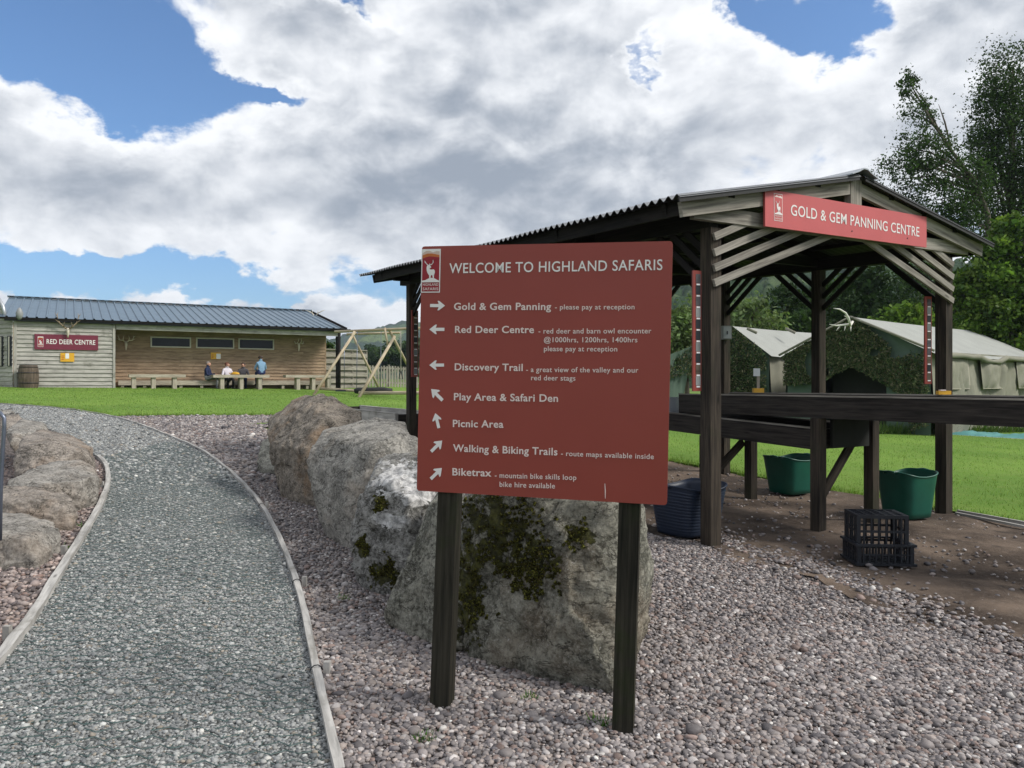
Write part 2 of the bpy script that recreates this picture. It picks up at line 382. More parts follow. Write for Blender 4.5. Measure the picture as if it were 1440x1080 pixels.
# ---------------------------------------------------------------- the ground
def pip(poly, x, y):
    r = np.zeros(x.shape, bool); n = len(poly)
    for i in range(n):
        x1, y1 = poly[i]; x2, y2 = poly[(i + 1) % n]
        c = ((y1 > y) != (y2 > y)); r ^= c & (x < (x2 - x1) * (y - y1) / ((y2 - y1) if y2 != y1 else 1e-9) + x1)
    return r
def sheet(name, poly, dz, mat, step=1.0, amp=0, kind='structure', freq=1.5):
    poly = [(p[0], p[1]) for p in poly]
    pts = []
    for i, a in enumerate(poly):                         # subdivide the outline
        b_ = poly[(i + 1) % len(poly)]; k = max(1, int(math.dist(a, b_) / step))
        pts += [(a[0] + (b_[0] - a[0]) * t / k, a[1] + (b_[1] - a[1]) * t / k) for t in range(k)]
    xs = [p[0] for p in pts]; ys = [p[1] for p in pts]
    gx, gy = np.meshgrid(np.arange(min(xs), max(xs), step), np.arange(min(ys), max(ys), step)); gx = gx.ravel() + .001; gy = gy.ravel() + .0013
    ins = pip(poly, gx, gy); n0 = len(pts)
    allp = [Vector(p) for p in pts] + [Vector(p) for p in zip(gx[ins], gy[ins])]
    out = geometry.delaunay_2d_cdt(allp, [(i, (i + 1) % n0) for i in range(n0)], [list(range(n0))], 1, 1e-4)
    V = np.array([(v.x, v.y, 0) for v in out[0]]); V[:, 2] = gzv(V[:, 0], V[:, 1]) + dz
    if amp: V[:, 2] += amp * (fbmv(V * [freq, freq, 1], 4, 5) * .5 + .5).clip(0, 1.2)
    me = bpy.data.meshes.new(name); me.from_pydata(V.tolist(), [], [list(f) for f in out[2]]); me.update()
    bm = bmesh.new(); bm.from_mesh(me)
    for f in bm.faces:
        if f.normal.z < 0: f.normal_flip()
    bm.to_mesh(me); bm.free()
    return tag(link(name, me, mat, None, True), kind=kind)

# base sheet out to the horizon
rad = [0, 3, 6, 10, 15, 20, 26, 32, 40, 50, 62, 80, 120, 200, 400, 800, 1600, 3200]; na = 48
V = [(0, 0, -.02)]; Fc = []
for r_ in rad[1:]:
    for k in range(na):
        t = 2 * math.pi * k / na; x, y = r_ * math.sin(t), r_ * math.cos(t); V.append((x, y, gz(x, y) - .02))
for k in range(na): Fc.append((0, 1 + (k + 1) % na, 1 + k))
for i in range(len(rad) - 2):
    for k in range(na): a = 1 + i * na + k; b_ = 1 + i * na + (k + 1) % na; Fc.append((a, b_, b_ + na, a + na))
me = bpy.data.meshes.new('ground'); me.from_pydata(V, [], Fc); me.update()
bm = bmesh.new(); bm.from_mesh(me); bmesh.ops.recalc_face_normals(bm, faces=bm.faces[:])
if sum(f.normal.z for f in bm.faces) < 0: bmesh.ops.reverse_faces(bm, faces=bm.faces[:])
bm.to_mesh(me); bm.free()
tag(link('ground', me, M['g_meadow'], None, True), kind='structure')

# the shelter's own frame
TH = .54; SU = Vector((math.cos(TH), math.sin(TH), 0)); SV = Vector((-math.sin(TH), math.cos(TH), 0)); SA = Vector((1.748, 6.754, 0))
SW, SL, ZA = 3.603, 6.555, gz(1.748, 6.754)
def S(u, v, z): p = SA + SU * u + SV * v; return Vector((p.x, p.y, ZA + .012 * u + .034 * v + z))
def Sg(u, v, z=0): p = SA + SU * u + SV * v; return Vector((p.x, p.y, gz(p.x, p.y) + z))
def on_front(px, py, v):                                   # a point of the shelter's plane v = const, in (u, z)
    p = hit(px, py, SA + SV * v, SV); q = p - SA; u = q.dot(SU); return u, p.z - ZA - .012 * u - .034 * v

# edging curves of the path
redge = [(478, 1100), (455, 1000), (440, 930), (426, 860), (412, 812), (393, 763), (368, 716), (340, 682), (310, 655), (280, 634), (240, 616), (203, 601), (165, 589), (110, 578.5), (50, 572.5), (0, 569.5), (-90, 566)]
ledge = [(-90, 1040), (0, 935), (48, 872), (88, 805), (124, 746), (145, 706), (152, 680), (149, 658), (138, 645)]
RE = [G(*p) for p in redge]; LE = [G(*p) for p in ledge]
def cr(pts, k=6):                                          # Catmull-Rom through points
    o = []; n_ = len(pts)
    for i in range(n_ - 1):
        p0, p1, p2, p3 = pts[max(i - 1, 0)], pts[i], pts[i + 1], pts[min(i + 2, n_ - 1)]
        for j in range(k):
            t = j / k; o.append(.5 * ((2 * p1) + (p2 - p0) * t + (2 * p0 - 5 * p1 + 4 * p2 - p3) * t * t + (3 * p1 - p0 - 3 * p2 + p3) * t ** 3))
    return o + [pts[-1]]
REc, LEc = cr(RE), cr(LE)
lowL = [G(*p) for p in [(105, 622), (60, 600), (20, 587), (-40, 580), (-120, 577)]]
path_poly = [Vector((RE[0].x + .3, .3, 0))] + REc + lowL[::-1] + LEc[::-1] + [Vector((LE[0].x - .6, .3, 0))]
far = G(-90, 566)
lawn_edge = [G(*p) for p in [(165, 586.5), (230, 585.5), (330, 585), (430, 584.5), (520, 585)]]
gravel_front = [Vector((-1.6, .3, 0)), Vector((9, .3, 0)), Vector((9, 3.2, 0))] + [G(*p) for p in [(1520, 965), (1440, 925), (1300, 880), (1200, 842), (1100, 800), (1010, 768), (955, 752), (900, 740)]]
_gf = []
for a, b_ in zip(gravel_front[3:], gravel_front[4:]):
    k = max(2, int((b_ - a).length / .07)); _gf += [a.lerp(b_, j / k) for j in range(k)]
gravel_front = gravel_front[:3] + [p + Vector((.5, .9, 0)) * float(fbmv(np.array([[p.x * 2.6, p.y * 2.6, 1]]), 4, 2)[0]) * .16 for p in _gf] + gravel_front[-1:]
gravel_poly = gravel_front + [Sg(-.35, 1.0), Sg(-.4, 4), Sg(-.9, 8)] + [Sg(-1.0, 12.5)] + lawn_edge[::-1] + [p for p in REc if p.y < lawn_edge[0].y][::-1]
strip_poly = [Vector((LE[0].x - .6, .5, 0))] + LEc + lowL + [Vector((-14, 13, 0)), Vector((-9, 4, 0)), Vector((-5, .5, 0))]
dirt_poly = [p + Vector((-.10, -.16, 0)) for p in gravel_front[3:][::-1]] + [Sg(SW + .25, -6.8), Sg(SW + .12, -1.2), Sg(SW + .12, 2), Sg(SW + .3, 6), Sg(SW + .5, 11), Sg(2, 11.5), Sg(-.3, 9.5), Sg(-.5, 6), Sg(-.5, 1.0)]
sheet('gravel_bed', gravel_poly, .008, M['g_gravel'], .5)
sheet('gravel_strip', strip_poly, .010, M['g_gravel'], .5)
sheet('path', path_poly, .020, M['g_path'], .5)
sheet('dirt', dirt_poly, .0, M['g_dirt'], .12, .045, freq=1.8)
lawn_l = lawn_edge + [Sg(-1.1, 13.3), Sg(2, 13.6), Sg(SW + .6, 11), Sg(8, 14), Sg(10, 40)] + [Vector((-14, 52, 0)), Vector((-45, 45, 0)), Vector((-40, 20, 0))] + [p + Vector((0, .12, 0)) for p in REc if p.y > lawn_edge[0].y][::-1]
lawn_r = [Sg(SW + .14, -9), Sg(SW + .14, 2), Sg(SW + .32, 6), Sg(SW + .55, 10.9), Sg(7.95, 13.9), Sg(10, 39), Sg(45, 30), Sg(40, -20)]
sheet('lawn', lawn_l, .03, M['g_lawn'], 1.2)
sheet('lawn', lawn_r, .03, M['g_lawn'], .6, .02)

# ---------------------------------------------------------------- pebbles, grass, net
def ico(sub):
    bm = bmesh.new(); bmesh.ops.create_icosphere(bm, subdivisions=sub, radius=1)
    v = np.array([x.co[:] for x in bm.verts]); f = np.array([[q.index for q in x.verts] for x in bm.faces]); bm.free(); return v, f
ICO = {k: ico(k) for k in (1, 2)}
def scatter(poly, ymax, dens, ymin=0.3, cone=True):
    xs = [p[0] for p in poly]; ys = [p[1] for p in poly]; y0, y1 = max(min(ys), ymin), min(max(ys), ymax)
    n_ = int((max(xs) - min(xs)) * (y1 - y0) * dens); x = RNG.uniform(min(xs), max(xs), n_); y = RNG.uniform(y0, y1, n_)
    k = pip([(p[0], p[1]) for p in poly], x, y)
    if cone: k &= np.abs(x) < y * .70 + .8
    return x[k], y[k]
def pebbles(name, label, x, y, size, sub, pal, dz=.012, flatn=.55):
    bv, bf = ICO[sub]; n_ = len(x); nv = len(bv)
    a = size * np.exp(RNG.normal(0, .33, n_)); b_ = a * RNG.uniform(.6, .95, n_); c = a * RNG.uniform(flatn * .7, flatn * 1.25, n_)
    jit = 1 + RNG.normal(0, .10, (n_, nv, 1))
    p = bv[None] * np.stack([a, b_, c], 1)[:, None, :] * jit
    t = RNG.uniform(0, 2 * np.pi, n_); tx = RNG.normal(0, .35, n_)
    cx, sx = np.cos(tx)[:, None], np.sin(tx)[:, None]; yy = p[..., 1] * cx - p[..., 2] * sx; zz = p[..., 1] * sx + p[..., 2] * cx
    ct, st = np.cos(t)[:, None], np.sin(t)[:, None]
    X = p[..., 0] * ct - yy * st + x[:, None]; Y_ = p[..., 0] * st + yy * ct + y[:, None]
    Z = zz + (gzv(x, y) + dz + c * RNG.uniform(-.1, .75, n_))[:, None]
    pal = np.array(pal); pw = pal[:, 3] / pal[:, 3].sum(); ci = RNG.choice(len(pal), n_, p=pw)
    col = pal[ci, :3] * np.exp(RNG.normal(0, .2, (n_, 1)))
    Vv = np.stack([X, Y_, Z], -1).reshape(-1, 3); Ff = (bf[None] + (np.arange(n_) * nv)[:, None, None]).reshape(-1, 3)
    o = mesh_np(name, Vv, Ff, M['pebble'], None, np.repeat(col.clip(0, .8), nv, 0))
    return tag(o, label, 'gravel', kind='stuff')
PALG = [(.275, .245, .238, 5), (.175, .158, .160, 4), (.315, .27, .248, 3), (.41, .38, .37, 2), (.235, .175, .155, 2), (.10, .092, .098, 1.6), (.60, .57, .54, .3)]
PALP = [(.30, .308, .304, 5), (.20, .21, .212, 4), (.385, .39, .375, 2.5), (.28, .25, .21, 1), (.10, .11, .112, 1.5), (.55, .54, .51, .3)]
x, y = scatter(gravel_poly, 4.7, 5800, 2.2); pebbles('gravel_pebbles', 'loose mixed grey and brown pebbles around the sign posts', x, y, .0104, 2, PALG, .010)
x, y = scatter(gravel_poly, 9.5, 3600, 4.7); pebbles('gravel_pebbles', 'mid distance bed of loose grey pebbles beside the boulders', x, y, .0122, 1, PALG, .010)
x, y = scatter(gravel_poly, 21, 520, 9.5); pebbles('gravel_pebbles', 'far gravel bed between the path and the lawn', x, y, .026, 1, PALG, .006)
x, y = scatter(strip_poly, 11, 1700, 2.5); pebbles('gravel_pebbles', 'strip of brown gravel between the left boulders and the path edging', x, y, .016, 1, [(r_ * 1.05, g_ * .95, b_ * .9, w_) for r_, g_, b_, w_ in PALG], .010)
x, y = scatter(path_poly, 5.2, 8500, 2.2); pebbles('path_chippings', 'small blue grey chippings on the near part of the path', x, y, .0078, 1, PALP, .018)
x, y = scatter(path_poly, 9, 4600, 5.2); pebbles('path_chippings', 'small blue grey chippings on the bend of the path', x, y, .0092, 1, PALP, .016)
x, y = scatter(path_poly, 26, 1100, 9); pebbles('path_chippings', 'small blue grey chippings on the far end of the path by the lawn', x, y, .017, 1, PALP, .014)
x, y = scatter(dirt_poly, 12, 60, 3.5, ); pebbles('dirt_stones', 'scattered small stones on the bare dirt under the shelter', x, y, .016, 1, PALG, .022)
gb = [(p.x, p.y) for p in gravel_front[3::6]]                # loose edge where gravel thins into dirt
xx = []; yy = []
for (x0, y0), (x1, y1) in zip(gb, gb[1:]):
    n_ = int(math.dist((x0, y0), (x1, y1)) * 620); t = RNG.uniform(0, 1, n_); d = np.abs(RNG.normal(0, .26, n_))
    xx.append(x0 + (x1 - x0) * t + d * .35); yy.append(y0 + (y1 - y0) * t + d)
pebbles('dirt_stones', 'gravel thinning out along the edge of the bare dirt', np.concatenate(xx), np.concatenate(yy), .0145, 1, PALG, .024)

# ground reinforcing mesh on the path: rows of zigzag plastic strands
def offs(t0):
    """a point a fraction s across the path at distance y"""
    pass
yl = np.array([p.y for p in LEc]); xl = np.array([p.x for p in LEc]); o_ = np.argsort(yl); yl, xl = yl[o_], xl[o_]
yr = np.array([p.y for p in REc]); xr = np.array([p.x for p in REc]); o_ = np.argsort(yr); yr, xr = yr[o_], xr[o_]
vs = []; fs = []
def strand(p, q, w_=.0016, h=.004):
    d = np.array([q[0] - p[0], q[1] - p[1]]); L_ = np.hypot(*d); nx, ny = -d[1] / L_ * w_, d[0] / L_ * w_; b0 = len(vs)
    for (a, b2) in (p, q):
        z = gz(a, b2) + .0262 + RNG.uniform(-.005, .003)
        vs.extend([(a + nx, b2 + ny, z), (a, b2, z + h), (a - nx, b2 - ny, z)])
    fs.extend([(b0, b0 + 1, b0 + 4, b0 + 3), (b0 + 1, b0 + 2, b0 + 5, b0 + 4)])
yy0 = 2.3; row = 0
while yy0 < 13.5:
    a0 = np.interp(yy0, yl, xl) + .03; a1 = np.interp(yy0, yr, xr) - .03; nn = int((a1 - a0) / .055); prev = None
    wob = .02 * math.sin(row * .7)
    for k in range(nn + 1):
        p = (a0 + k * .055 + RNG.normal(0, .004), yy0 + (.017 if (k + row) % 2 else -.017) + .035 * math.sin(k * .19 + row * .25) + RNG.normal(0, .003))
        if prev and RNG.random() < .95: strand(prev, p)
        if k % 2 == row % 2 and yy0 < 5.5 and RNG.random() < .6: strand(p, (p[0], p[1] + .03))
        prev = p
    yy0 += .064; row += 1
tag(mesh_np('ground_mesh', np.array(vs), np.array(fs), M['plastic_net']), 'dark green plastic ground mesh pressed into the path chippings', 'ground mesh', kind='stuff')

def grass(name, label, x, y, h, wd, cols, z0=.03):
    n_ = len(x); t = RNG.uniform(0, 2 * np.pi, n_); hh = h * np.exp(RNG.normal(0, .3, n_)); ln = RNG.normal(0, .45, (n_, 2)) * hh[:, None]
    z = gzv(x, y) + z0; ww = wd * RNG.uniform(.6, 1.3, n_)
    a = np.stack([x - np.cos(t) * ww, y - np.sin(t) * ww, z - .01], 1); b_ = np.stack([x + np.cos(t) * ww, y + np.sin(t) * ww, z - .01], 1)
    c = np.stack([x + ln[:, 0], y + ln[:, 1], z + hh], 1)
    Vv = np.stack([a, b_, c], 1).reshape(-1, 3); cols = np.array(cols); cc = cols[RNG.integers(0, len(cols), n_)] * np.exp(RNG.normal(0, .2, (n_, 1)))
    return tag(mesh_np(name, Vv, np.arange(n_ * 3).reshape(-1, 3), M['blade'], None, np.repeat(cc, 3, 0), False), label, 'grass', kind='stuff')
GC = [(.13, .23, .034), (.165, .275, .045), (.10, .19, .03), (.225, .28, .08)]
x, y = scatter(lawn_r, 22, 420, 4); d_ = np.exp(-(y - 6) / 9); k = RNG.random(len(x)) < d_ + .25
grass('grass', 'short mown green grass of the lawn beyond the shelter', x[k], y[k], .035, .006, GC)
x, y = scatter(lawn_l, 34, 130, 14); k = x < 2; grass('grass', 'short mown green grass of the lawn before the long timber building', x[k], y[k], .026, .012, GC)
xx = []; yy = []
eg = [p for p in lawn_edge]
for a, b_ in list(zip(eg, eg[1:])) + list(zip([p for p in REc if p.y > lawn_edge[0].y], [p for p in REc if p.y > lawn_edge[0].y][1:])) + [(Sg(SW + .16, -3), Sg(SW + .16, 2)), (Sg(SW + .16, 2), Sg(SW + .32, 6)), (Sg(SW + .32, 6), Sg(SW + .5, 10.5))]:
    n_ = int((b_ - a).length * 420); t = RNG.uniform(0, 1, n_); xx.append(a.x + (b_.x - a.x) * t + RNG.normal(0, .05, n_)); yy.append(a.y + (b_.y - a.y) * t + np.abs(RNG.normal(0, .08, n_)))
grass('grass', 'longer ragged grass along the lawn edges', np.concatenate(xx), np.concatenate(yy), .07, .007, GC, .01)

# edging timbers
def edging(name, label, pts, r_):
    t = thing(name, label, 'path edging', pts[0]); mb = MB()
    c = [Vector((p.x, p.y, gz(p.x, p.y) + .035 + .004 * math.sin(i * 1.7))) for i, p in enumerate(pts)]
    mb.tube(c, [r_ * (1 + .06 * math.sin(i * .9)) for i in range(len(c))], 4, rot=math.pi / 4); mb.build('rail', M['edge_wood'], t)
    return t, c
t, c = edging('path_edging', 'long curved pale timber edging along the right side of the path', [p for p in REc], .026)
for i in (10, 22, 36):
    pk = MB(); p = c[i]; q = p + Vector((.05, .01, 0)); pk.beam(q + Vector((0, 0, -.1)), q + Vector((0, 0, .045)), .03, .03); pk.build('peg', M['edge_wood'], t)
    wt = MB(); d = (c[i + 1] - c[i]).normalized(); s_ = Vector((d.y, -d.x, 0))
    wt.tube([p + s_ * (-.031 if k == 0 else .031 * math.cos(k)) + Vector((0, 0, .031 * math.sin(k))) for k in (3.1, 2.5, 1.9, 1.3, .7, .1)], .003, 5); wt.build('wire_tie', M['black'], t, True)
t, c = edging('path_edging', 'short pale timber edging on the left side of the path below the boulders', [p for p in LEc], .036)
for i in (9, 20, 34):
    pk = MB(); p = c[i]; q = p + Vector((-.06, .0, 0)); pk.beam(q + Vector((0, 0, -.1)), q + Vector((0, 0, .05)), .035, .03); pk.build('peg', M['edge_wood'], t)
mb = MB(); a, b_ = Sg(SW + .06, -3.5), Sg(SW + .06, -.12); mb.beam(a + Vector((0, 0, .03)), b_ + Vector((0, 0, .03)), .03, .1); tag(mb.build('lawn_edging', M['edge_wood']), 'straight low timber board between the right lawn and the dirt', 'lawn edging')
mb = MB(); a, b_ = Sg(SW - .12, -.9), Sg(SW - .03, -.15); mb.beam(a + Vector((0, 0, .055)), b_ + Vector((0, 0, .055)), .03, .025); tag(mb.build('loose_batten', M['edge_wood']), 'thin loose wooden batten lying on the dirt beside the right lawn board', 'batten')

# ---------------------------------------------------------------- boulders
ICO6, ICO5 = ico(6), ico(5)
def rock_mat(name, a, b_, white=0, moss=0, warm=0, wspot=None, mspots=(), wcol=(.52, .51, .50)):
    m, n, bs = newmat(name); co = n.add('ShaderNodeTexCoord').outputs['Object']
    f = n.noise(co, 5.5, 10, .68, .3); f2 = n.noise(co, 48, 6, .72)
    c = n.mix(n.step(n.m('ADD', n.m('MULTIPLY', f, .48), n.m('MULTIPLY', f2, .52)), .39, .61), tuple(x * .66 for x in a), tuple(x * 1.22 for x in b_))
    c = n.mix(n.m('MULTIPLY', n.step(n.noise(co, 75, 5, .7), .60, .66), .55), c, wcol)
    if warm: c = n.mix(n.m('MULTIPLY', n.step(n.noise(co, 1.7, 6, .6), .48, .66), warm), c, (.25, .165, .10))
    c = n.mix(n.m('MULTIPLY', n.step(n.noise(co, 38, 6, .75), .55, .66), .7), c, (.055, .052, .044))
    ck = n.m('ABSOLUTE', n.m('SUBTRACT', n.noise(n.v('MULTIPLY', co, (1., 1., 2.0)), 2.6, 8, .6, .5), .5)); c = n.mix(n.m('MULTIPLY', n.step(ck, .012, .002), .8), c, (.03, .027, .022))
    lich = n.step(n.m('ADD', n.m('MULTIPLY', n.noise(co, 7, 8, .7, .6), .7), n.m('MULTIPLY', n.noise(co, 60, 3), .3)), .66 - white * .25, .72 - white * .18)
    c = n.mix(n.m('MULTIPLY', lich, .85), c, wcol)
    if wspot:
        for (ctr, rr) in wspot:
            d = n.add('ShaderNodeVectorMath', operation='LENGTH'); n.put(d.inputs[0], n.v('DIVIDE', n.v('SUBTRACT', co, tuple(ctr)), tuple(rr)))
            k = n.m('ADD', d.outputs['Value'], n.m('MULTIPLY', n.m('SUBTRACT', n.noise(n.v('MULTIPLY', co, (1., 1., 2.2)), 7, 9, .72, .6), .5), 4.5))
            c = n.mix(n.step(k, 1.0, .8), c, n.mix(n.step(n.noise(co, 16, 9, .72), .36, .62), (.24, .24, .24), (.66, .65, .64)))
    mk = None
    for (ctr, rr) in mspots:
        d = n.add('ShaderNodeVectorMath', operation='LENGTH'); n.put(d.inputs[0], n.v('DIVIDE', n.v('SUBTRACT', co, tuple(ctr)), tuple(rr)))
        k = n.step(n.m('ADD', d.outputs['Value'], n.m('MULTIPLY', n.m('SUBTRACT', n.noise(co, 15, 9, .72, .2), .5), 5.0)), 1.0, .8)
        mk = k if mk is None else n.m('MAXIMUM', mk, k)
    if moss:
        k = n.step(n.noise(co, 4.5, 7, .68, .8), .70 - moss * .2, .76 - moss * .2); mk = k if mk is None else n.m('MAXIMUM', mk, k)
    h = n.m('ADD', n.m('MULTIPLY', n.noise(co, 14, 12, .78), .8), n.m('MULTIPLY', n.m('ABSOLUTE', n.m('SUBTRACT', n.noise(n.v('MULTIPLY', co, (1., 1., 2.6)), 3.5, 9, .62, .8), .5)), 1.1))
    if mk is not None:
        mc = n.mix(n.step(n.noise(co, 26, 6, .7), .35, .68), (.018, .019, .006), (.085, .085, .018)); c = n.mix(n.m('MULTIPLY', mk, .92), c, mc)
        h = n.m('ADD', h, n.m('MULTIPLY', mk, n.m('ADD', .15, n.m('MULTIPLY', n.noise(co, 120, 3, .8), .5))))
    n.put(bs.inputs['Base Color'], c); bs.inputs['Roughness'].default_value = .92; bs.inputs['Specular IOR Level'].default_value = .2
    n.put(bs.inputs['Normal'], n.bump(h, .85, .035)); return m
def hull_shape(pts, base, p=16, amp=.05, seed=1, fr=1.0, down=.25, cuts=9):
    pts = [Vector(q) for q in pts]
    ce = sum(pts, Vector()) / len(pts)
    foot = [q for q in pts if q.z < gz(q.x, q.y) + .30 or q.z < ce.z - .25]
    pts = pts + [Vector((ce.x + (q.x - ce.x) * .78, ce.y + (q.y - ce.y) * .78, gz(q.x, q.y) - down)) for q in foot]
    bm = bmesh.new()
    for q in pts: bm.verts.new(q)
    r_ = bmesh.ops.convex_hull(bm, input=bm.verts[:]); bmesh.ops.delete(bm, geom=[v for v in bm.verts if not v.link_faces], context='VERTS')
    hv = np.array([v.co[:] for v in bm.verts]); cen = hv.mean(0)
    bmesh.ops.recalc_face_normals(bm, faces=bm.faces[:])
    pl = []
    for f in bm.faces:
        n_ = np.array(f.normal[:]); d = n_ @ (np.array(f.verts[0].co[:]) - cen)
        if d > 1e-4: pl.append(np.append(n_, d))
    bm.free(); pl = np.array(pl)
    rg = np.random.default_rng(seed); dn = rg.normal(size=(cuts, 3)); dn[:, 2] = dn[:, 2] * .8 + .15; dn /= np.linalg.norm(dn, axis=1)[:, None]
    sup = ((hv - cen) @ dn.T).max(0); pl = np.concatenate([pl, np.concatenate([dn, (sup * rg.uniform(.90, .985, cuts))[:, None]], 1)])
    # merge near-parallel planes
    dirs, faces = base; p = p * 3.2; q = np.maximum(dirs @ (pl[:, :3] / pl[:, 3:4]).T, 0)
    r_ = 1 / (np.sum(q ** p, 1) ** (1 / p)); r_ *= 1.03
    Vv = dirs * r_[:, None]; size = (hv.max(0) - hv.min(0)).mean()
    k = 2.2 / size * fr
    wd = dirs + .16 * np.stack([fbmv(Vv * k * 1.1 + 9.1 * j, 4, seed + 20 + j, .55) for j in range(3)], 1); wd /= np.linalg.norm(wd, axis=1)[:, None]
    disp = 0
    for cells, a_, sl_ in ((14, .030, .5), (70, .034, .55), (300, .017, .6), (1100, .006, .6)):     # fractured facets: each cell its own tilt and step
        cc = rg.normal(size=(cells, 3)); cc /= np.linalg.norm(cc, axis=1)[:, None]; near = np.argmax(wd @ cc.T, 1)
        tv = rg.normal(size=(cells, 3)); tv -= cc * (tv * cc).sum(1)[:, None]; tv /= np.linalg.norm(tv, axis=1)[:, None]
        disp = disp + a_ * rg.uniform(-1, .5, cells)[near] + sl_ * a_ * np.sqrt(cells) * ((wd - cc[near]) * tv[near]).sum(1)
    n1 = fbmv(Vv * k + seed * 7.7, 7, seed, .58)
    rid = np.abs(fbmv(Vv * k * 1.1 + seed * 3.1, 5, seed + 40, .5)); crack = np.exp(-(rid / .035) ** 2)
    stra = fbmv(np.stack([Vv[:, 0] * .6 + Vv[:, 2] * .5, Vv[:, 1] * .6, Vv[:, 2] * 3.2 + Vv[:, 0]], 1) * k * 1.8, 5, seed + 80, .6)
    Vv = Vv * (1 + amp / .075 * disp + (amp / size) * (n1 * .62 + stra * .50 - crack * .75))[:, None]
    return Vv + cen, faces
def pull(pts, k):
    c = sum(pts, Vector()) / len(pts); return [Vector((c.x + (q.x - c.x) * k, c.y + (q.y - c.y) * k, q.z)) for q in pts]
def boulder(label, hulls, mat, base=None, amp=.05, seed=1, p=16, fr=1.0, group='boulders beside the path'):
    vs = []; fs = []; off = 0
    for k, h in enumerate(hulls):
        v, f = hull_shape(h, base or ICO5, p, amp, seed + k * 11, fr); vs.append(v); fs.append(f + off); off += len(v)
    V = np.concatenate(vs); c = V.mean(0); c[2] = gz(c[0], c[1])
    o = mesh_np('boulder', V - c, np.concatenate(fs), mat); o.location = c; return tag(o, label, 'boulder', group)
def loc_of(o, px, py, Y): return P(px, py, Y) - o.location
R1m = [P(*q) for q in [(641, 914, 4.02), (735, 962, 3.84), (816, 981, 3.68), (861, 962, 3.62), (655, 698, 4.18), (770, 688, 3.98), (868, 702, 3.84), (909, 735, 4.25), (919, 800, 4.2), (909, 880, 4.15), (690, 800, 4.0), (800, 830, 3.74), (680, 683, 4.9), (885, 696, 4.9), (905, 860, 5.0), (655, 860, 4.9)]]
R1b = [P(*q) for q in [(541, 855, 4.5), (555, 900, 4.45), (616, 922, 4.15), (650, 905, 4.1), (568, 815, 4.6), (600, 715, 4.6), (635, 686, 4.6), (660, 695, 4.3), (655, 800, 4.08), (612, 800, 4.2), (620, 686, 5.1), (560, 830, 5.1), (660, 840, 5)]]
o = boulder('huge mossy grey boulder standing right behind the welcome sign', [R1m, R1b], M['bone'], ICO6, .055, 3, 22)
o.data.materials.clear(); o.data.materials.append(rock_mat('mossy_grey_rock', (.105, .104, .084), (.250, .244, .205), .12, .18, .25, None,
    [(loc_of(o, 690, 745, 3.9), (.17, .3, .22)), (loc_of(o, 655, 830, 4.0), (.075, .3, .30)), (loc_of(o, 745, 790, 3.7), (.16, .25, .10)), (loc_of(o, 815, 757, 3.75), (.09, .2, .05)), (loc_of(o, 670, 705, 4.0), (.06, .2, .05))]))
MAINROCK = o; MOSS = [(o, [((690, 745, 3.95), .20), ((655, 800, 4.0), .10), ((652, 850, 4.0), .08), ((745, 790, 3.85), .13), ((815, 757, 3.8), .07), ((700, 705, 4.1), .07), ((720, 770, 3.9), .12)])]
o = boulder('white streaked quartz boulder second from the welcome sign', [[P(*q) for q in [(491, 762, 5.3), (497, 797, 5.25), (513, 822, 5.15), (552, 832, 5.0), (584, 790, 5.0), (514, 679, 5.4), (526, 655, 5.5), (549, 641, 5.6), (590, 633, 5.7), (640, 638, 5.6), (660, 760, 5.3), (538, 715, 5.1), (572, 700, 5.0), (540, 648, 6.3), (650, 643, 6.3), (640, 750, 6.2), (520, 760, 6)]]], M['bone'], ICO6, .070, 12, 18)
o.data.materials.clear(); o.data.materials.append(rock_mat('quartz_streaked_rock', (.10, .098, .09), (.27, .265, .25), .3, .30, 0,
    [(loc_of(o, 560, 672, 5.3), (.22, .5, .11)), (loc_of(o, 545, 735, 5.0), (.13, .35, .06)), (loc_of(o, 590, 690, 5.2), (.16, .4, .1))], [(loc_of(o, 508, 770, 5.2), (.06, .3, .09)), (loc_of(o, 540, 812, 5.0), (.13, .3, .08)), (loc_of(o, 533, 706, 5.1), (.06, .2, .05))]))
MOSS.append((o, [((506, 768, 5.2), .06), ((542, 815, 5.0), .10), ((533, 706, 5.15), .045)]))
o = boulder('flat topped grey boulder with a tan face third from the welcome sign', [pull([P(*q) for q in [(427, 645, 6.9), (430, 680, 6.8), (455, 722, 6.5), (469, 754, 6.35), (490, 766, 6.2), (505, 740, 6.1), (486, 628, 6.5), (523, 630, 6.3), (560, 612, 6.5), (452, 606, 7.2), (508, 592, 7.4), (535, 586, 7.5), (577, 596, 7.2), (594, 620, 6.6), (600, 680, 6.3), (470, 690, 6.35), (560, 600, 8), (480, 610, 8), (590, 690, 7.3), (470, 690, 7.6)]], .92)], rock_mat('tan_grey_rock', (.19, .182, .165), (.315, .30, .27), .18, .02, .35), ICO6, .040, 21, 26)
o = boulder('tall angular boulder at the far end of the row beside the trough', [pull([P(*q) for q in [(375, 621, 8.8), (377, 590, 9.2), (389, 659, 8.6), (401, 685, 8.3), (425, 702, 8.0), (401, 575, 9.4), (424, 557, 9.3), (447, 555, 9.2), (472, 563, 9.0), (508, 580, 8.8), (513, 600, 8.5), (455, 592, 8.2), (440, 640, 7.9), (425, 632, 8.0), (398, 630, 8.3), (440, 560, 10.2), (500, 580, 10), (400, 640, 10), (500, 660, 9.5), (460, 700, 7.7)]], .95)], rock_mat('warm_grey_rock', (.135, .118, .098), (.27, .235, .195), .02, .05, .7), ICO6, .050, 33, 26)
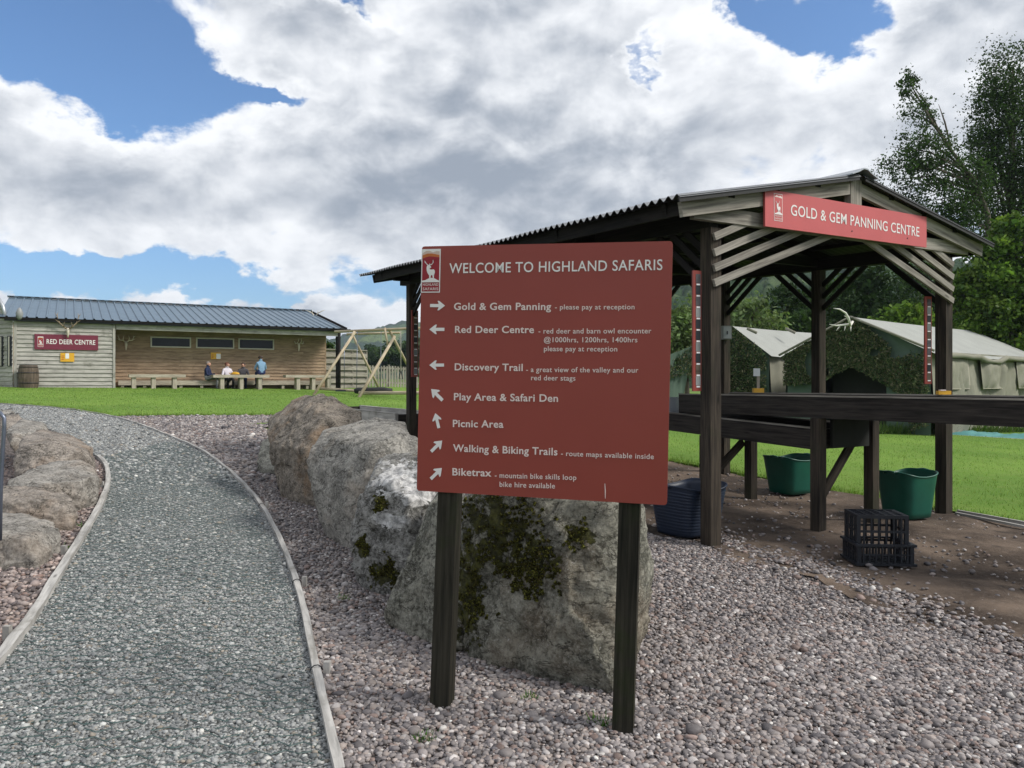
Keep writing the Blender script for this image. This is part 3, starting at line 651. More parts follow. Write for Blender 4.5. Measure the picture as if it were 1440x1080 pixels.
boulder('small low boulder tucked behind the tall angular boulder', [[P(*q) for q in [(361, 650, 10.4), (366, 625, 10.9), (376, 612, 11.1), (395, 615, 10.9), (398, 660, 10.2), (372, 660, 10.2), (385, 640, 11.4)]]], rock_mat('lichen_grey_rock', (.12, .118, .10), (.27, .265, .23), .2, .2), ICO5, .05, 45)
LG = 'boulders left of the path'
tanr = rock_mat('sandy_rock', (.215, .203, .183), (.31, .292, .265), .16, .05, .25, wcol=(.55, .53, .50))
tanr2 = rock_mat('pinkish_rock', (.205, .183, .16), (.295, .262, .23), .06, .05, .4, wcol=(.50, .48, .45))
lr = [('near left boulder with a pale lichen top and sandy front face', [(-40, 770, 5.5), (0, 770, 5.4), (25, 768, 5.35), (46, 790, 5.35), (46, 814, 5.35), (0, 832, 5.3), (-40, 832, 5.3), (90, 755, 6.0), (82, 736, 6.3), (50, 725, 6.5), (0, 723, 6.6), (-60, 735, 6.3), (92, 768, 6.0)], tanr),
      ('low rounded left boulder directly behind the lichen topped one', [(-40, 700, 6.9), (0, 688, 7.2), (60, 688, 7.3), (102, 698, 7.1), (113, 722, 6.8), (102, 737, 6.6), (70, 746, 6.5), (0, 745, 6.4), (-40, 745, 6.4), (-40, 711, 6.5), (30, 712, 6.5), (70, 712, 6.55), (104, 712, 6.75)], tanr2),
      ('broad smooth left boulder beside the end of the timber edging', [(3, 683, 7.4), (40, 666, 7.9), (80, 653, 8.4), (132, 648, 8.6), (149, 672, 8.2), (143, 690, 7.8), (110, 702, 7.4), (60, 709, 7.2), (3, 705, 7.2), (10, 690, 7.25), (60, 688, 7.25), (112, 684, 7.45), (140, 672, 7.85)], tanr),
      ('pinkish left boulder with a dark wedge shaped facet', [(8, 655, 8.4), (23, 628, 9.0), (65, 608, 10), (112, 613, 10), (140, 632, 9.6), (138, 652, 9.2), (90, 662, 8.8), (28, 674, 8.2), (68, 628, 8.75), (66, 655, 8.4), (110, 640, 8.8), (24, 634, 8.6)], tanr2),
      ('small left boulder sixth in line behind the pinkish one', [(3, 625, 9.6), (6, 610, 10.4), (40, 592, 11.5), (74, 598, 11.5), (80, 620, 10.8), (50, 634, 10), (45, 612, 10.1), (10, 616, 9.8)], tanr),
      ('low left boulder near the metal hoop', [(-10, 608, 11), (0, 588, 12), (30, 580, 12.5), (42, 595, 12), (30, 606, 11.4)], tanr2),
      ('farthest flat left boulder where the path bends away', [(-14, 588, 13.5), (3, 573, 14.5), (22, 575, 14.5), (28, 587, 13.8)], tanr)]
for k, (lb, pts, mt) in enumerate(lr):
    hp_ = [P(*q) for q in pts]; ce = sum(hp_, Vector()) / len(hp_); zm = max(q.z for q in hp_)
    hp_ = [Vector((ce.x + (q.x - ce.x) * .95, ce.y + (q.y - ce.y) * .80, q.z + (.04 if q.z > ce.z else -.03))) for q in hp_]
    boulder(lb, [hp_], mt, ICO6, .034, 50 + k * 3, 26, 1.2, LG)
# little weeds by the rocks
def weed(px, py, r_, label):
    g = G(px, py); n_ = 45; a = RNG.uniform(0, 6.28, n_); d = .8 * r_ * np.sqrt(RNG.random(n_)); x, y = g.x + np.cos(a) * d, g.y + np.sin(a) * d
    o = grass('weed', label, x, y, r_ * .45, .005, [(.05, .13, .02), (.08, .17, .03)], .01); o['category'] = 'weed'; del o['kind']; o['group'] = 'weeds in the gravel'; return o
for q in [(600, 1043, .06, 'small green weed at the foot of the left sign post'), (745, 985, .05, 'small green weed under the huge boulder'), (841, 1020, .06, 'small green weed left of the right sign post'), (484, 845, .05, 'mossy green weed in the gravel left of the quartz boulder'), (118, 742, .07, 'low green weed beside the left path edging'), (92, 775, .06, 'second low green weed nearer along the left path edging')]: weed(*q)

# ---------------------------------------------------------------- signs and lettering
class Fr:
    def __init__(s, o, e1, e2): s.o = Vector(o); s.a = Vector(e1).normalized(); s.b = Vector(e2).normalized(); s.n = s.a.cross(s.b)
    def __call__(s, x, y, d=0): return s.o + s.a * x + s.b * y + s.n * d
    def px(s, px, py, d=0): p = hit(px, py, s.o + s.n * d, s.n) - s.o; return p.dot(s.a), p.dot(s.b)
TXT = {}
def glyphs(t, bold):
    if (t, bold) in TXT: return TXT[(t, bold)]
    cu = bpy.data.curves.new('lettering', 'FONT'); cu.body = t; cu.size = 1; cu.resolution_u = 4; cu.offset = .017 if bold else .006
    cu.space_character = 1.06; cu.extrude = .5
    ob = bpy.data.objects.new('lettering', cu); C.objects.link(ob); dg = bpy.context.evaluated_depsgraph_get(); dg.update()
    me = bpy.data.meshes.new_from_object(ob.evaluated_get(dg)); bpy.data.objects.remove(ob); bpy.data.curves.remove(cu)
    v = np.array([x.co[:] for x in me.vertices]); f = [list(p.vertices) for p in me.polygons]; bpy.data.meshes.remove(me)
    TXT[(t, bold)] = (v, f); return v, f
CAP = glyphs('H', False)[0][:, 1].max()
def text(t, fr, p0, p1, cap, mat, parent, bold=False, d=.001, th=.0014):
    """lettering from p0 to p1 (baseline ends on the board, metres), cap = height of a capital"""
    v, f = glyphs(t, bold); x0, x1 = v[:, 0].min(), v[:, 0].max()
    p0, p1 = Vector(p0), Vector(p1); ax = (p1 - p0) / (x1 - x0); ay = Vector((-(p1 - p0).y, (p1 - p0).x)).normalized() * cap / CAP
    # one mesh per word: find the letters, split where the gap is a space
    par = list(range(len(v)))
    def root(i):
        while par[i] != i: par[i] = par[par[i]]; i = par[i]
        return i
    for q in f:
        for b_ in q[1:]: par[root(b_)] = root(q[0])
    isl = {}
    for i in range(len(v)): isl.setdefault(root(i), []).append(i)
    iv = sorted((v[i, 0].min(), v[i, 0].max(), r_) for r_, i in isl.items()); wd = {}; k = 0; right = iv[0][1]
    for a, b_, r_ in iv:
        if a - right > .17: k += 1
        right = max(right, b_); wd[r_] = k
    for w_ in range(k + 1):
        ids = [i for i in range(len(v)) if wd[root(i)] == w_]; mp = {j: i for i, j in enumerate(ids)}; vs = []
        for j in ids:
            x, y, z = v[j]; q = p0 + ax * (x - x0) + ay * y; vs.append(tuple(fr(q.x, q.y, d + (z + .5) * th)))
        me = bpy.data.meshes.new('word'); me.from_pydata(vs, [], [[mp[j] for j in q] for q in f if q[0] in mp]); me.update()
        link('word', me, mat, parent)
def stroke(mb, pts, wd, fr, d0, d1, m=0):
    for (x0, y0, w0), (x1, y1, w1) in zip([(p[0], p[1], wd * p[2]) for p in pts], [(p[0], p[1], wd * p[2]) for p in pts][1:]):
        dx_, dy_ = x1 - x0, y1 - y0; L_ = math.hypot(dx_, dy_); nx, ny = -dy_ / L_ / 2, dx_ / L_ / 2
        mb.prism([(x0 - nx * w0, y0 - ny * w0), (x1 - nx * w1, y1 - ny * w1), (x1 + nx * w1, y1 + ny * w1), (x0 + nx * w0, y0 + ny * w0)][::1], fr, d0, d1, m)
def emblem(fr, x0, y0, wd, ht, parent, d=.001, line=False):
    """stag on a mound in a frame, with the two words below"""
    k = wd / 335; kt = ht / 742
    f2 = lambda s, t, dd: fr(x0 + (s - 145) * k, y0 + (860 - t) * kt, dd)
    mb = MB(); sh = lambda pts, a, b_, m: mb.prism([(p[0], p[1]) for p in pts][::-1], f2, a, b_, m)
    e = .0008
    sh([(145, 118), (480, 118), (480, 860), (145, 860)], d, d + e, 0)
    if line:
        sh([(160, 135), (465, 135), (465, 845), (160, 845)], d + e, d + 2 * e, 1)
        sh([(165, 215), (240, 160), (330, 190), (400, 165), (460, 200), (460, 235), (300, 215)], d + 2 * e, d + 3 * e, 3)
    else:
        sh([(162, 250), (462, 250), (462, 660), (162, 660)], d + e, d + 2 * e, 1)
        sh([(162, 685), (465, 685), (465, 842), (162, 842)], d + e, d + 2 * e, 1)
        sh([(162, 190), (230, 148), (290, 150), (345, 175), (410, 155), (462, 160), (462, 250), (162, 250)], d + e, d + 2 * e, 2)
        sh([(162, 225), (250, 195), (330, 195), (462, 222), (462, 262), (162, 280)], d + 2 * e, d + 3 * e, 3)
        sh([(162, 282), (220, 258), (290, 245), (370, 250), (462, 262), (462, 300), (162, 300)], d + 3 * e, d + 4 * e, 1)
    a, b_ = d + 4 * e, d + 5 * e
    sh([(163, 658), (220, 650), (285, 618), (330, 610), (380, 618), (430, 645), (463, 658), (463, 685), (163, 685)], a, b_, 0)
    stag = [(262, 392), (285, 386), (300, 398), (325, 428), (312, 442), (296, 444), (300, 466), (330, 470), (368, 466), (386, 486), (388, 520), (374, 562), (373, 615), (354, 615), (350, 578), (338, 558), (318, 574), (314, 618), (292, 618), (290, 572), (262, 530), (246, 492), (240, 440), (248, 405)]
    sh(stag, a, b_, 0)
    w_ = 13
    for pts in ([(266, 394, 1), (238, 370, 1), (216, 340, .8), (204, 318, .5)], [(238, 370, .9), (205, 340, .5)], [(283, 392, 1), (322, 386, 1), (346, 366, .9), (355, 340, .7), (352, 306, .4)], [(300, 388, .8), (294, 362, .4)], [(346, 366, .8), (362, 340, .4)]):
        q = [(p[0], p[1], p[2]) for p in pts]; stroke(mb, [(p[0], p[1], p[2]) for p in q][::-1], w_, f2, a, b_, 0)
    o = mb.build('emblem', [M['letters'], M['gable_red'] if line else M['emblem_red'], M['pale_hill'], M['orange_hill'] if not line else M['letters_pink']], parent, fix=True)
    for wds, t in (('HIGHLAND', 745), ('SAFARIS', 820)):
        q = lambda s: (x0 + (s - 145) * k, y0 + (860 - t) * kt)
        text(wds, fr, q(180), q(452), 46 * kt, M['letters_pink'], parent, False, d + 2.5 * e, .0006)
    return o

# welcome sign
TL, TR, BR, BL = P(590, 347, 3.44), P(943, 339, 3.18), P(937, 711, 3.18), P(586, 690, 3.44)
wb = Fr(BL, (TR + BR - TL - BL), (TL + TR - BL - BR)); e2 = (TL + TR - BL - BR); e2 = (e2 - wb.a * e2.dot(wb.a)); wb = Fr(BL, wb.a, e2)
wsx, wsy = ((TR - TL).dot(wb.a) + (BR - BL).dot(wb.a)) / 2, ((TL - BL).dot(wb.b) + (TR - BR).dot(wb.b)) / 2
base_ws = G(750, 1010)
ws = thing('welcome_sign', 'large red welcome board with white arrows on two dark wooden posts', 'sign', base_ws)
mb = MB(); r_ = .012
co_ = []
for cx_, cy_, a0 in ((wsx - r_, wsy - r_, 0), (r_, wsy - r_, 90), (r_, r_, 180), (wsx - r_, r_, 270)):
    co_ += [(cx_ + r_ * math.cos(R(a0 + t)), cy_ + r_ * math.sin(R(a0 + t))) for t in (0, 30, 60, 90)]
mb.prism(co_, wb, -.014, 0); board = mb.build('board', M['red_board'], ws, fix=True)
for (xt, yt, xb, yb) in ((633, 700, 621, 1003), (886, 715, 876, 1038)):
    a = wb.px(xt, yt, -.06); b_ = wb.px(xb, yb, -.06); mb = MB(); top = Vector(a) + (Vector(a) - Vector(b_)).normalized() * .95
    f3 = lambda q: wb(q[0], q[1], -.0605)
    pb = f3(b_); pb = pb + (f3(b_) - f3(a)).normalized() * .35
    mb.beam(pb, f3((top.x, top.y)), .088, .088, up=wb.n); mb.build('post', M['signpost'], ws)
def bl(t, x0, y0, x1, y1, cappx, bold=False, mat='letters_pink'):
    a, b_ = wb.px(x0, y0), wb.px(x1, y1); Yd = wb(*a).y
    text(t, wb, a, b_, cappx * Yd / F, M[mat], board, bold)
bl('WELCOME TO HIGHLAND SAFARIS', 632, 384.3, 931.5, 379.6, 13.8, False, 'letters')
bl('Gold & Gem Panning', 638.5, 435.7, 775, 435.8, 9.6, True); bl('- please pay at reception', 780.5, 435.2, 892.3, 435.0, 6.9)
bl('Red Deer Centre', 640, 468.0, 751, 468.3, 9.5, True); bl('- red deer and barn owl encounter', 757.4, 469.0, 916, 468.8, 7.0)
bl('@1000hrs, 1200hrs, 1400hrs', 765, 481.2, 896.3, 481.4, 7.0); bl('please pay at reception', 765, 493.8, 868, 494.2, 7.0)
bl('Discovery Trail', 639.6, 520.6, 735.2, 521.6, 9.6, True); bl('- a great view of the valley and our', 740, 523, 897.7, 524, 7.0); bl('red deer stags', 747, 534.6, 809.2, 535.3, 7.0)
bl('Play Area & Safari Den', 638.5, 562.6, 784.8, 565.0, 9.8, True)
bl('Picnic Area', 637, 600.2, 708, 601.4, 9.8, True)
bl('Walking & Biking Trails', 637.2, 634.6, 784, 640.2, 9.8, True); bl('- route maps available inside', 789, 640.8, 919.4, 645.6, 7.0)
bl('Biketrax', 636.4, 668.2, 691, 670.0, 10, True); bl('- mountain bike skills loop', 696, 671.6, 810.5, 675.0, 7.1); bl('bike hire available', 702.7, 684.4, 780.5, 686.8, 7.1)
for (x0, y0, x1, y1) in [(605, 429.7, 626, 429.9), (625, 463.2, 604, 463.2), (624.5, 513.4, 604, 513.4), (622.5, 563, 606.5, 547), (617.3, 602, 612.3, 581), (606.5, 635, 622, 619.5), (606, 673.5, 621.5, 658)]:
    a, b_ = Vector(wb.px(x0, y0)), Vector(wb.px(x1, y1)); d = (b_ - a); L_ = d.length; d /= L_; n2 = Vector((-d.y, d.x)); mb = MB()
    pt = lambda s, t: tuple(a + d * s * L_ + n2 * t * L_)
    mb.prism([pt(0, -.1), pt(.58, -.1), pt(.50, -.30), pt(.60, -.30), pt(1, 0), pt(.60, .30), pt(.50, .30), pt(.58, .1), pt(0, .1)], wb, .001, .0024); mb.build('arrow', M['letters'], board, fix=True)
mb = MB(); a, b_ = wb.px(850.6, 680), wb.px(851.2, 701); stroke(mb, [(a[0], a[1], .6), ((a[0] + b_[0]) / 2 + .001, (a[1] + b_[1]) / 2, 1), (b_[0], b_[1], .5)], .004, wb, .0006, .0012); mb.build('scratch', M['letters_pink'], board, fix=True)
a, b_ = wb.px(592, 411.6), wb.px(620, 350); emblem(wb, a[0], a[1], b_[0] - a[0], b_[1] - a[1], board)

# ---------------------------------------------------------------- the open shelter
sh = thing('panning_shelter', 'open dark timber shelter with a low gabled corrugated roof and slatted corners', 'shelter', S(0, 0, 0))
NB = 4; BAY = SL / NB; PW = .125; HB = 2.947; HA = 3.405; OH = .493; OV = .122
slope = (HA - HB) / (SW / 2 + OH)
def sh_beam(mb, a, b_, w_, h_, **k): mb.beam(S(*a), S(*b_), w_, h_, **k)
def post_xy(u, v, top, mat, s=PW):
    mb = MB(); mb.hexa([S(u - s / 2, v - s / 2, -.25), S(u + s / 2, v - s / 2, -.25), S(u + s / 2, v + s / 2, -.25), S(u - s / 2, v + s / 2, -.25),
                        S(u - s / 2, v - s / 2, top), S(u + s / 2, v - s / 2, top), S(u + s / 2, v + s / 2, top), S(u - s / 2, v + s / 2, top)]); return mb.build('post', mat, sh)
for k in range(NB + 1):
    for u in (0, SW): post_xy(u, k * BAY, 2.80, M['post_timber'])
for u in (0, SW):                                            # wall plates
    mb = MB(); sh_beam(mb, (u, -.04, 2.88), (u, SL + .35, 2.88), .10, .16); mb.build('wall_plate', M['dark_timber'], sh)
for k in range(NB + 1):                                      # tie beams and rafters at every frame
    v = k * BAY; mb = MB(); sh_beam(mb, (-.30, v - (.078 if k == 0 else 0), 2.905), (SW + .30, v - (.078 if k == 0 else 0), 2.905), .055, .125); mb.build('tie_beam', M['grey_timber'] if k == 0 else M['dark_timber'], sh)
    for s_ in (-1, 1):
        mb = MB(); sh_beam(mb, (SW / 2 + s_ * .04, v + .06, HA - .035), (SW / 2 + s_ * (SW / 2 + OH), v + .06, HB - .035), .055, .12); mb.build('rafter', M['dark_timber'], sh)
    if 0 < k < NB: mb = MB(); sh_beam(mb, (SW / 2, v, 2.80), (SW / 2, v, HA - .1), .09, .09); mb.build('king_post', M['dark_timber'], sh)
for s_ in (-1, 1):                                           # bargeboards, front weathered grey
    mb = MB(); vv = -OV - .02
    c = [S(SW / 2 + s_ * .085, vv, HA - .075), S(SW / 2 + s_ * (SW / 2 + OH), vv, HB - .055)]
    mb.beam(c[0], c[1], .04, .125); mb.build('bargeboard', M['grey_timber'], sh)
    mb = MB(); vv = SL + .40; mb.beam(S(SW / 2, vv, HA - .06), S(SW / 2 + s_ * (SW / 2 + OH), vv, HB - .06), .04, .13); mb.build('bargeboard', M['dark_timber'], sh)
    mb = MB(); uu = SW / 2 + s_ * (SW / 2 + OH - .03); sh_beam(mb, (uu, -OV + .005, HB - .03), (uu, SL + .38, HB - .03), .035, .13); mb.build('fascia_board', M['dark_timber'], sh)
    for t in (.25, .5, .75):
        uu = SW / 2 + s_ * (SW / 2 + OH) * t; sh_beam_z = HA - slope * abs(uu - SW / 2) + .012
        mb = MB(); sh_beam(mb, (uu, -OV - .05, sh_beam_z), (uu, SL + .42, sh_beam_z), .07, .045); mb.build('purlin', M['dark_timber'], sh)
mb = MB(); mb.hexa([S(SW / 2 - .085, -OV - .045, 3.14), S(SW / 2 + .085, -OV - .045, 3.14), S(SW / 2 + .085, -OV + .03, 3.14), S(SW / 2 - .085, -OV + .03, 3.14), S(SW / 2 - .085, -OV - .045, HA + .02), S(SW / 2 + .085, -OV - .045, HA + .02), S(SW / 2 + .085, -OV + .03, HA + .02), S(SW / 2 - .085, -OV + .03, HA + .02)]); mb.build('king_post', M['grey_timber'], sh)
# corrugated roof sheets
def roof_side(s_, name):
    v0, v1 = -OV - .12, SL + .80; pitch = .102; n_ = int((v1 - v0) / pitch * 8); v = np.linspace(v0, v1, n_); wv = .019 * np.cos(2 * np.pi * v / pitch)
    us = np.array([.03, .6, 1.2, 1.8, SW / 2 + OH + .10]); rows = []
    for lay in (0, 1):
        for u in us:
            z = HA + .050 - slope * u + wv - lay * .006 + .004 * np.sin(v * 3.1 + u); q = [S(SW / 2 + s_ * u, a, b_) for a, b_ in zip(v, z)]; rows.append(np.array([x[:] for x in q]))
    V = np.concatenate(rows); nu = len(us); F_ = []
    idx = lambda r_, c: r_ * n_ + c; c = np.arange(n_ - 1)
    for r_ in range(nu - 1):
        a = [idx(r_, c), idx(r_, c + 1), idx(r_ + 1, c + 1), idx(r_ + 1, c)]; b_ = [idx(nu + r_, c), idx(nu + r_ + 1, c), idx(nu + r_ + 1, c + 1), idx(nu + r_, c + 1)]
        if s_ > 0: a, b_ = a[::-1], b_[::-1]
        F_ += [np.stack(a[::-1], 1), np.stack(b_[::-1], 1)]
    F_.append(np.stack([idx(nu - 1, c), idx(nu - 1, c + 1), idx(2 * nu - 1, c + 1), idx(2 * nu - 1, c)], 1))
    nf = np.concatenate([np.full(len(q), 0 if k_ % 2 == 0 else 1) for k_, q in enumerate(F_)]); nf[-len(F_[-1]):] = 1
    return mesh_np(name, V, np.concatenate(F_), [M['roof_dark'], M['blackrub_roofshade']], sh, mi=nf)  # underside coloured black, painting in the shade beneath the roof
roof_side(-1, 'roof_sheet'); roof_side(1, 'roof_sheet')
mb = MB(); prof = [(-.20, HA + .036), (-.10, HA + .07), (-.03, HA + .105), (.03, HA + .105), (.10, HA + .07), (.20, HA + .036)]
prof2 = prof + [(x, z - .012) for x, z in prof[::-1]]
mb.prism([(x, z) for x, z in prof2], lambda s, t, d: S(SW / 2 + s, d, t), -OV - .15, SL + .82); mb.build('ridge_cap', M['zinc'], sh, fix=True)
for s_ in (-1, 1):
    mb = MB(); mb.beam(S(SW / 2 + s_ * .05, -OV - .108, HA + .018), S(SW / 2 + s_ * (SW / 2 + OH + .10), -OV - .108, HA + .018 - slope * (SW / 2 + OH + .05)), .014, .05); mb.build('verge_flashing', M['blackrub_roofshade'], sh)
# slatted corners at the front and down both sides
def slat(mb, a, b_, h_=.064, t_=.028): mb.beam(S(*a), S(*b_), t_, h_)
fv = -PW / 2 - .016
for (x0, y0, x1, y1) in [(1004, 333, 1073, 303), (1004, 355.5, 1112, 310), (1004, 377, 1140, 319), (1004, 398, 1172, 329)]:
    u0, z0 = on_front(x0, y0, fv); u1, z1 = on_front(x1, y1, fv)
    for flip in (0, 1):
        mb = MB(); a, b_ = (u0, fv, z0), (u1, fv, z1)
        if flip: a, b_ = (SW - u0, fv, z0), (SW - u1, fv, z1)
        slat(mb, a, b_); mb.build('corner_slat', M['grey_timber'], sh)
for k in range(NB + 1):
    for u in (0, SW):
        uu = u + (.0)
        for dr in (-1, 1):
            if (k == 0 and dr < 0) or (k == NB and dr > 0): continue
            for j in range(3):
                z0 = 2.30 + .15 * j; ln = .62 - .17 * j; mb = MB(); slat(mb, (uu, k * BAY + dr * PW / 2, z0), (uu, k * BAY + dr * (PW / 2 + ln), z0 + ln * .82), .06, .03); mb.build('brace', M['dark_timber'], sh)
mb = MB(); o_ = S(SW - .09, 2 * BAY - PW / 2 - .03, 1.83)

# name board on the gable
gv = -OV - .07
gc = [on_front(*q, gv) for q in ((1076, 265), (1303, 305), (1303, 348), (1076, 318))]
gfr = Fr(S(gc[3][0], gv, gc[3][1]), S(gc[2][0], gv, gc[2][1]) - S(gc[3][0], gv, gc[3][1]), (0, 0, 1)); b2 = Vector((0, 0, 1)); b2 -= gfr.a * b2.dot(gfr.a); gfr = Fr(gfr.o, gfr.a, b2)
gq = [gfr.px(*q) for q in ((1076, 265), (1303, 305), (1303, 348), (1076, 318))]
gs = thing('gable_sign', 'faded red name board for gold and gem panning across the shelter gable', 'sign', gfr(0, 0, 0))
mb = MB(); mb.prism([gq[3], gq[2], gq[1], gq[0]], gfr, -.02, 0); gb_ = mb.build('board', M['gable_red'], gs, fix=True)
a, b_ = gfr.px(1112, 302.5), gfr.px(1292.5, 332.8); text('GOLD & GEM PANNING CENTRE', gfr, a, b_, .098, M['letters'], gb_, False)
a, b_ = gfr.px(1088.5, 310), gfr.px(1100, 273.5); emblem(gfr, a[0], a[1], b_[0] - a[0], b_[1] - a[1], gb_, line=True)
for q in ((1198, 325), (1276, 335)):
    mb = MB(); p = gfr.px(*q); mb.tube([gfr(p[0], p[1], .0), gfr(p[0], p[1], .004)], .007, 8); mb.build('screw', M['black'], gb_)

# tall narrow boards of gem pictures on three posts
def gem_board(label, o, a, w_, h_):
    f = Fr(o, a, (0, 0, 1)); t = thing('gem_board', label, 'picture board', o, 'tall red gem picture boards on the shelter posts')
    mb = MB(); mb.prism([(0, 0), (w_, 0), (w_, h_), (0, h_)], f, -.02, 0); fb = mb.build('frame', M['red_board'], t, fix=True)
    n_ = 10; ph = (h_ - .06) / n_
    for i in range(n_):
        y0 = .03 + i * ph; mb = MB(); c = random.choice([M['greybox'], M['black'], M['pattern_cloth'], M['grey_cloth'], M['barrel']])
        mb.prism([(w_ * .3, y0 + ph * .2), (w_ * .88, y0 + ph * .2), (w_ * .88, y0 + ph), (w_ * .3, y0 + ph)], f, .001, .003); mb.build('gem_picture', c, fb, fix=True)
        mb = MB(); mb.prism([(w_ * .38, y0 + ph * .02), (w_ * .82, y0 + ph * .02), (w_ * .82, y0 + ph * .15), (w_ * .38, y0 + ph * .15)], f, .001, .003); mb.build('caption', M['white'], fb, fix=True)
d_ = (SU * .9 - SV * .1).normalized()
o = S(-.205, .02, 0); Yb = o.y; gem_board('tall narrow red board of gem pictures on the near left shelter post', P(975, 550, Yb), (P(987, 550, Yb) - P(975, 550, Yb - .04)), .088, (550 - 380) * Yb / F)
Yb = S(SW - .1, 0, 0).y; gem_board('tall narrow red board of gem pictures on the near right shelter post', P(1301, 540, Yb - .02), (P(1312, 540, Yb) - P(1301, 540, Yb - .03)), .090, (540 - 417) * Yb / F)
Yb = S(.0, SL, 0).y - .1; gem_board('tall narrow red board of gem pictures on the far left shelter post', P(579, 530, Yb), (P(589, 530, Yb + .1) - P(579, 530, Yb)), .13, (530 - 436) * Yb / F)
# meter box on a rear post
mb = MB(); c = S(SW - PW / 2 - .16, 2 * BAY - .05, 0); a = P(1016, 477, c.y); hgt = 19 * c.y / F; wd_ = 13 * c.y / F
mb.box(a, (Vector((wd_, 0, 0)), Vector((0, .09, 0)), Vector((0, 0, hgt)))); mt_ = thing('meter_box', 'small grey electric box fixed to a rear shelter post', 'electric box', a); mb.build('box', M['greybox'], mt_)
mb = MB(); mb.box(a + Vector((.012, -.008, .012)), (Vector((wd_ - .024, 0, 0)), Vector((0, .007, 0)), Vector((0, 0, hgt - .024)))); dd = mb.build('cover', M['zinc'], mt_); mb = MB(); mb.tube([a + Vector((wd_ * .5, -.016, hgt * .35)), a + Vector((wd_ * .5, -.016, hgt * .6))], .008, 6); mb.build('latch', M['black'], dd)

# ---------------------------------------------------------------- panning troughs
def trough(label, u0, u1, v0, v1, zt, sl, legs, floor_d=.16, dep=.205, group=None, back=True, mat='trough_timber'):
    z = lambda v: zt + sl * v; q = S((u0 + u1) / 2, (v0 + v1) / 2, 0); q.z = gz(q.x, q.y)
    t = thing('panning_trough', label, 'trough', q, group)
    for u in ((u0, u1) if back else (u0,)):
        mb = MB(); mb.beam(S(u, v0, z(v0) - dep / 2), S(u, v1, z(v1) - dep / 2), .05, dep); mb.build('side_plank', M[mat], t)
        mb = MB(); mb.beam(S(u, v0, z(v0) + .008), S(u, v1, z(v1) + .008), .065, .014); mb.build('capping', M['grey_timber'] if mat == 'trough_timber' else M[mat], t)  # paler capping paints the bright highlight line along the top edge
    for v in (v0, v1):
        mb = MB(); mb.beam(S(u0 + .026, v, z(v) - dep / 2), S(u1 - .026, v, z(v) - dep / 2), .05, dep - .01); mb.build('end_plank', M['trough_timber'], t)
    mb = MB(); mb.beam(S((u0 + u1) / 2, v0 + .03, z(v0) - floor_d), S((u0 + u1) / 2, v1 - .03, z(v1) - floor_d), u1 - u0 - .06, .03); mb.build('floor', M['black'], t)
    for v in legs:
        for u in (u0 - .002, u1):
            p = S(u, v, z(v) - dep - .003); g = gz(p.x, p.y); mb = MB(); mb.beam(Vector((p.x, p.y, g - .15)), p, .105, .105, up=SV); mb.build('leg', M['post_timber'], t)
        a = S(u0 + .05, v + .08, 0); b_ = S(u1 - .05, v + .08, z(v) - dep - .12); a.z = gz(a.x, a.y) + .22
        mb = MB(); mb.beam(a, b_, .09, .035, up=SV); mb.build('brace', M['post_timber'], t)
    return t
lo = trough('lower dark timber trough running under the shelter behind the near post', 1.50, 2.24, .06, 5.9, .965, .004, (1.55, 3.2, 5.6))
lo_up = trough('upper dark timber trough running out of the front right of the shelter', 1.45, 2.29, -2.7, 1.92, 1.285, -.036, (-2.4, 0.0))
trough('far dark timber trough sticking out behind the tall angular boulder', -.15, .55, SL + .25, SL + 3.9, .90, -.03, (SL + 1.0, SL + 3.2), mat='clad')
mb = MB(); mb.box(S(1.56, .1, .99 + .22), (SV * 1.2 + Vector((0, 0, .0)), SU * .02, Vector((0, 0, -.34))));
# dark tarpaulin hung under the upper trough
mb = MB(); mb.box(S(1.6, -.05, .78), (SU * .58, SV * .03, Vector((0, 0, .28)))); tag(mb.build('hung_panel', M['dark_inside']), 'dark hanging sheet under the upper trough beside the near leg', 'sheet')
# small notice on a stick and a yellow box standing on the upper trough
q = S(2.29, 1.10, 0); zt = 1.285 - .036 * 1.1 + ZA + .012 * 2.29 + .034 * 1.1 + .016; q.z = zt; Yq = q.y
dn = thing('notice_stand', 'little yellow box and stick with a white notice standing on the upper trough', 'notice', q)
x0 = (1066.5 - 720) / F * Yq
mb = MB(); mb.box((x0 - .06, Yq - .02, zt), ((.12, 0, 0), (0, .06, 0), (0, 0, .05))); mb.build('box', M['yellow'], dn)
mb = MB(); mb.beam((x0, Yq + .01, zt + .05), (x0 + .004, Yq + .01, zt + .27), .03, .02); mb.build('stick', M['bench_wood'], dn)
mb = MB(); mb.box((x0 - .06, Yq - .012, zt + .19), ((.075, 0, 0), (0, .008, 0), (0, 0, .09))); mb.build('notice', M['white'], dn)
q = S(2.29, -.75, 0); q.z = 1.285 + .036 * .75 + ZA + .012 * 2.29 - .034 * .75 + .016
mb = MB(); mb.box(q + Vector((-.06, -.02, 0)), ((.12, 0, 0), (0, .05, 0), (0, 0, .035))); yb = thing('small_box', 'small yellow box lying on the upper trough beside the right post', 'box', q); mb.build('box_body', M['yellow'], yb)
mb = MB(); mb.box(q + Vector((-.04, -.022, .035)), ((.05, 0, 0), (0, .04, 0), (0, 0, .012))); mb.build('lid', M['letters_pink'], yb)

